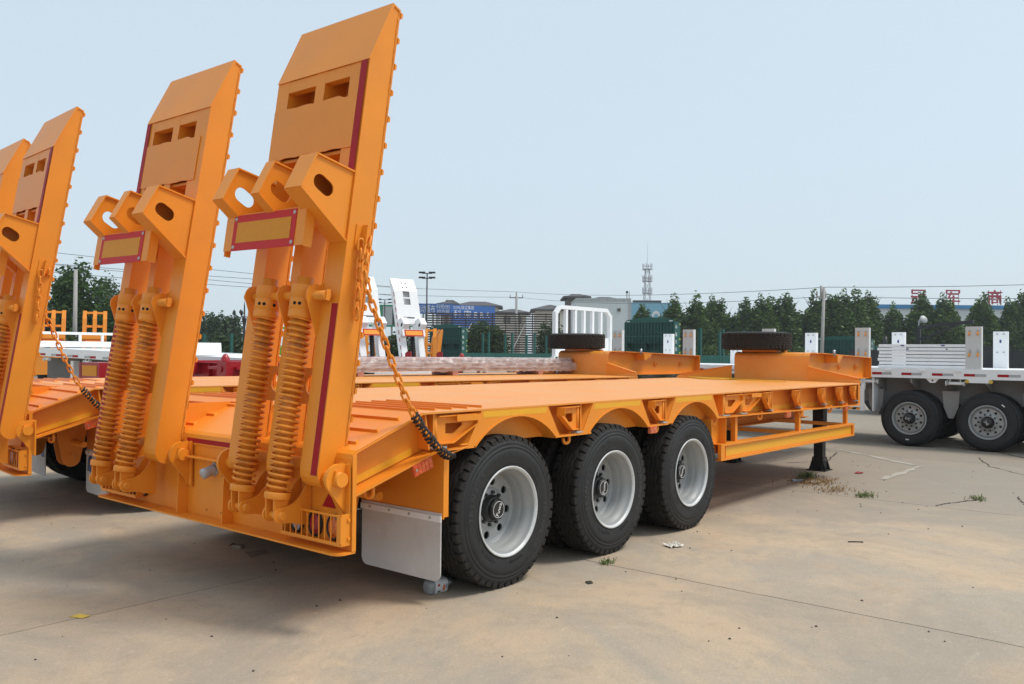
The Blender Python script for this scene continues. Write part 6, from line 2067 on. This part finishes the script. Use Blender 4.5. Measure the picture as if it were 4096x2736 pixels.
cb = solo('cigarette_packet', cigbox, 'card_brown', 'open red and tan cigarette packet on the shaded concrete under the tail', 'packet', T(-0.62, 2.44, 0.001) @ RZ(R(-65)))
part('packet_front', lambda mb: mb.box(-0.0025, -0.0005, 0.001, 0.055, 0.001, 0.023), 'litter_red', cb)
def flat_scrap(pts, th=0.003, curl=0.0):
    return lambda mb: mb.prism(pts, lambda a, b, d: (a, b, d + curl * (a * a + b * b) * 10), 0, th)
def crumple(mb):
    q = random.Random(17)
    n = 7
    g = [[(0.03 * i + q.uniform(-.008, .008), 0.024 * j + q.uniform(-.008, .008), max(0.003, 0.05 * abs(math.sin(i * 1.3 + j * 0.7)) * q.uniform(0.2, 1.1))) for j in range(n)] for i in range(n)]
    mb.add([v for r_ in g for v in r_], [(i * n + j, (i + 1) * n + j, (i + 1) * n + j + 1, i * n + j + 1) for i in range(n - 1) for j in range(n - 1)])
solo('cardboard_scrap', flat_scrap([(0, 0), (0.19, 0.03), (0.23, 0.13), (0.06, 0.17)], 0.004, 0.002), 'card_brown', 'flat grey-brown cardboard scrap beside the cigarette packet under the tail', 'litter', T(-0.70, 2.05, 0.001), 'litter on the concrete')
solo('yellow_wrapper', flat_scrap([(0, 0), (0.10, -0.02), (0.12, 0.03), (0.03, 0.06)], 0.003, 0.02), 'litter_yellow', 'yellow wrapper lying on the concrete at the lower left', 'litter', T(-2.26, 1.56, 0.001) @ RZ(R(-60)), 'litter on the concrete')
solo('crumpled_paper', crumple, 'litter_paper', 'crumpled pale paper on the concrete in front of the third wheel', 'litter', T(1.80, -0.25, 0.001) @ RZ(R(-20)) @ Matrix.Diagonal((0.8, 0.8, 0.7, 1)), 'litter on the concrete')
solo('dark_scrap', flat_scrap([(0, 0), (0.04, -0.015), (0.065, 0.02), (0.03, 0.045)], 0.006, 0.1), 'litter_dark', 'small dark scrap on open concrete near the first wheel', 'litter', T(0.43, -0.36, 0.001), 'litter on the concrete')
solo('dark_stick', lambda mb: mb.tube([(0, 0, 0.006), (0.06, 0.004, 0.007), (0.13, 0, 0.006)], 0.005, 6), 'litter_dark', 'short dark rod lying alone on the concrete at right', 'litter', T(3.05, -1.27, 0) @ RZ(R(-52)), 'litter on the concrete')
solo('crushed_can', lambda mb: mb.prism([(0, 0), (0.15, 0.0), (0.16, 0.05), (0.0, 0.06)], FZ, 0.0, 0.018), 'litter_blue', 'flattened pale blue can near the landing leg', 'litter', T(6.22, 0.48, 0.001) @ RZ(R(-45)), 'litter on the concrete')
solo('red_wrapper', crumple, 'litter_red', 'small red wrapper on the concrete right of the landing leg', 'litter', T(7.5, 0.05, 0.001) @ Matrix.Diagonal((0.8, 0.6, 0.5, 1)), 'litter on the concrete')
solo('grey_paper', crumple, 'litter_paper', 'torn grey paper among the dry weeds by the landing leg', 'litter', T(6.20, 0.18, 0.001) @ Matrix.Diagonal((1.0, 0.8, 0.6, 1)), 'litter on the concrete')
q = random.Random(44)
def chips(mb):
    for i in range(260):
        x, y = q.uniform(-3, 10), q.uniform(-4, 5)
        s = q.uniform(0.004, 0.013)
        a = q.uniform(0, 6.28)
        c, d = math.cos(a) * s, math.sin(a) * s
        mb.add([(x + c, y + d, 0.001), (x - d, y + c, 0.001), (x - c * 0.7, y - d * 0.7, 0.001), (x + d, y - c, 0.001), (x, y, 0.004 + s * 0.5)], [(0, 1, 4), (1, 2, 4), (2, 3, 4), (3, 0, 4)])
ch_ = part('grit', chips, 'litter_dark', None)
ch_['kind'] = 'stuff'
def weed(seed, n, rad, h, flat):
    def fn(mb):
        q = random.Random(seed)
        for i in range(n):
            x, y = q.gauss(0, rad), q.gauss(0, rad * 0.6)
            t = q.uniform(0, 6.28)
            l = h * q.uniform(0.4, 1.2)
            dx, dy = math.cos(t) * l * flat, math.sin(t) * l * flat
            w = 0.0035
            px, py = -math.sin(t) * w, math.cos(t) * w
            mb.add([(x - px, y - py, 0), (x + px, y + py, 0), (x + dx * .5 + px, y + dy * .5 + py, l * 0.7), (x + dx * .5 - px, y + dy * .5 - py, l * 0.7), (x + dx, y + dy, l * (1.0 - 0.4 * flat))], [(0, 1, 2, 3), (3, 2, 4)])
    return fn
for k, (nm, m, lab, pos, n, rad, h, fl) in enumerate((
        ('weed_tuft', 'weed_green', 'small weed tuft growing in the slab joint beside the second wheel', (1.03, -0.13, 0), 50, 0.045, 0.045, 0.8),
        ('weed_tuft', 'weed_green', 'green weed tuft at the foot of the near landing leg', (6.62, 0.45, 0), 150, 0.09, 0.11, 0.8),
        ('dry_weeds', 'dry_grass', 'patch of dry brown weeds spreading in front of the near landing leg', (6.32, 0.24, 0), 420, 0.20, 0.05, 1.2),
        ('weed_tuft', 'weed_green', 'weed tuft in the slab joint to the right of the landing leg', (5.66, -0.60, 0), 120, 0.09, 0.06, 0.9),
        ('dry_weeds', 'dry_grass', 'thin dry weeds in the joint between landing leg and weed tuft', (5.85, -0.15, 0), 160, 0.16, 0.04, 1.2),
        ('weed_tuft', 'weed_green', 'weed tuft at the crack near the right picture edge', (6.32, -1.62, 0), 70, 0.07, 0.06, 0.9))):
    solo(nm, weed(60 + k, n, rad, h, fl), m, lab, 'weed', T(*pos), 'weeds in the concrete joints')

# ------------------------------------------------------------------ hazy summer air
hm = bpy.data.materials.new('haze_air')
hm.use_nodes = True
hn = hm.node_tree
hn.nodes.clear()
ho = hn.nodes.new('ShaderNodeOutputMaterial')
pv = hn.nodes.new('ShaderNodeVolumePrincipled')
pv.inputs['Color'].default_value = (0.95, 0.97, 1.0, 1)
pv.inputs['Density'].default_value = 0.0006
pv.inputs['Anisotropy'].default_value = 0.3
hn.links.new(pv.outputs[0], ho.inputs['Volume'])
MATS['haze_air'] = hm
hz = part('haze', lambda mb: mb.box(-25, 190, -60, 125, -1.07, 29), 'haze_air', None)
hz['kind'] = 'stuff'
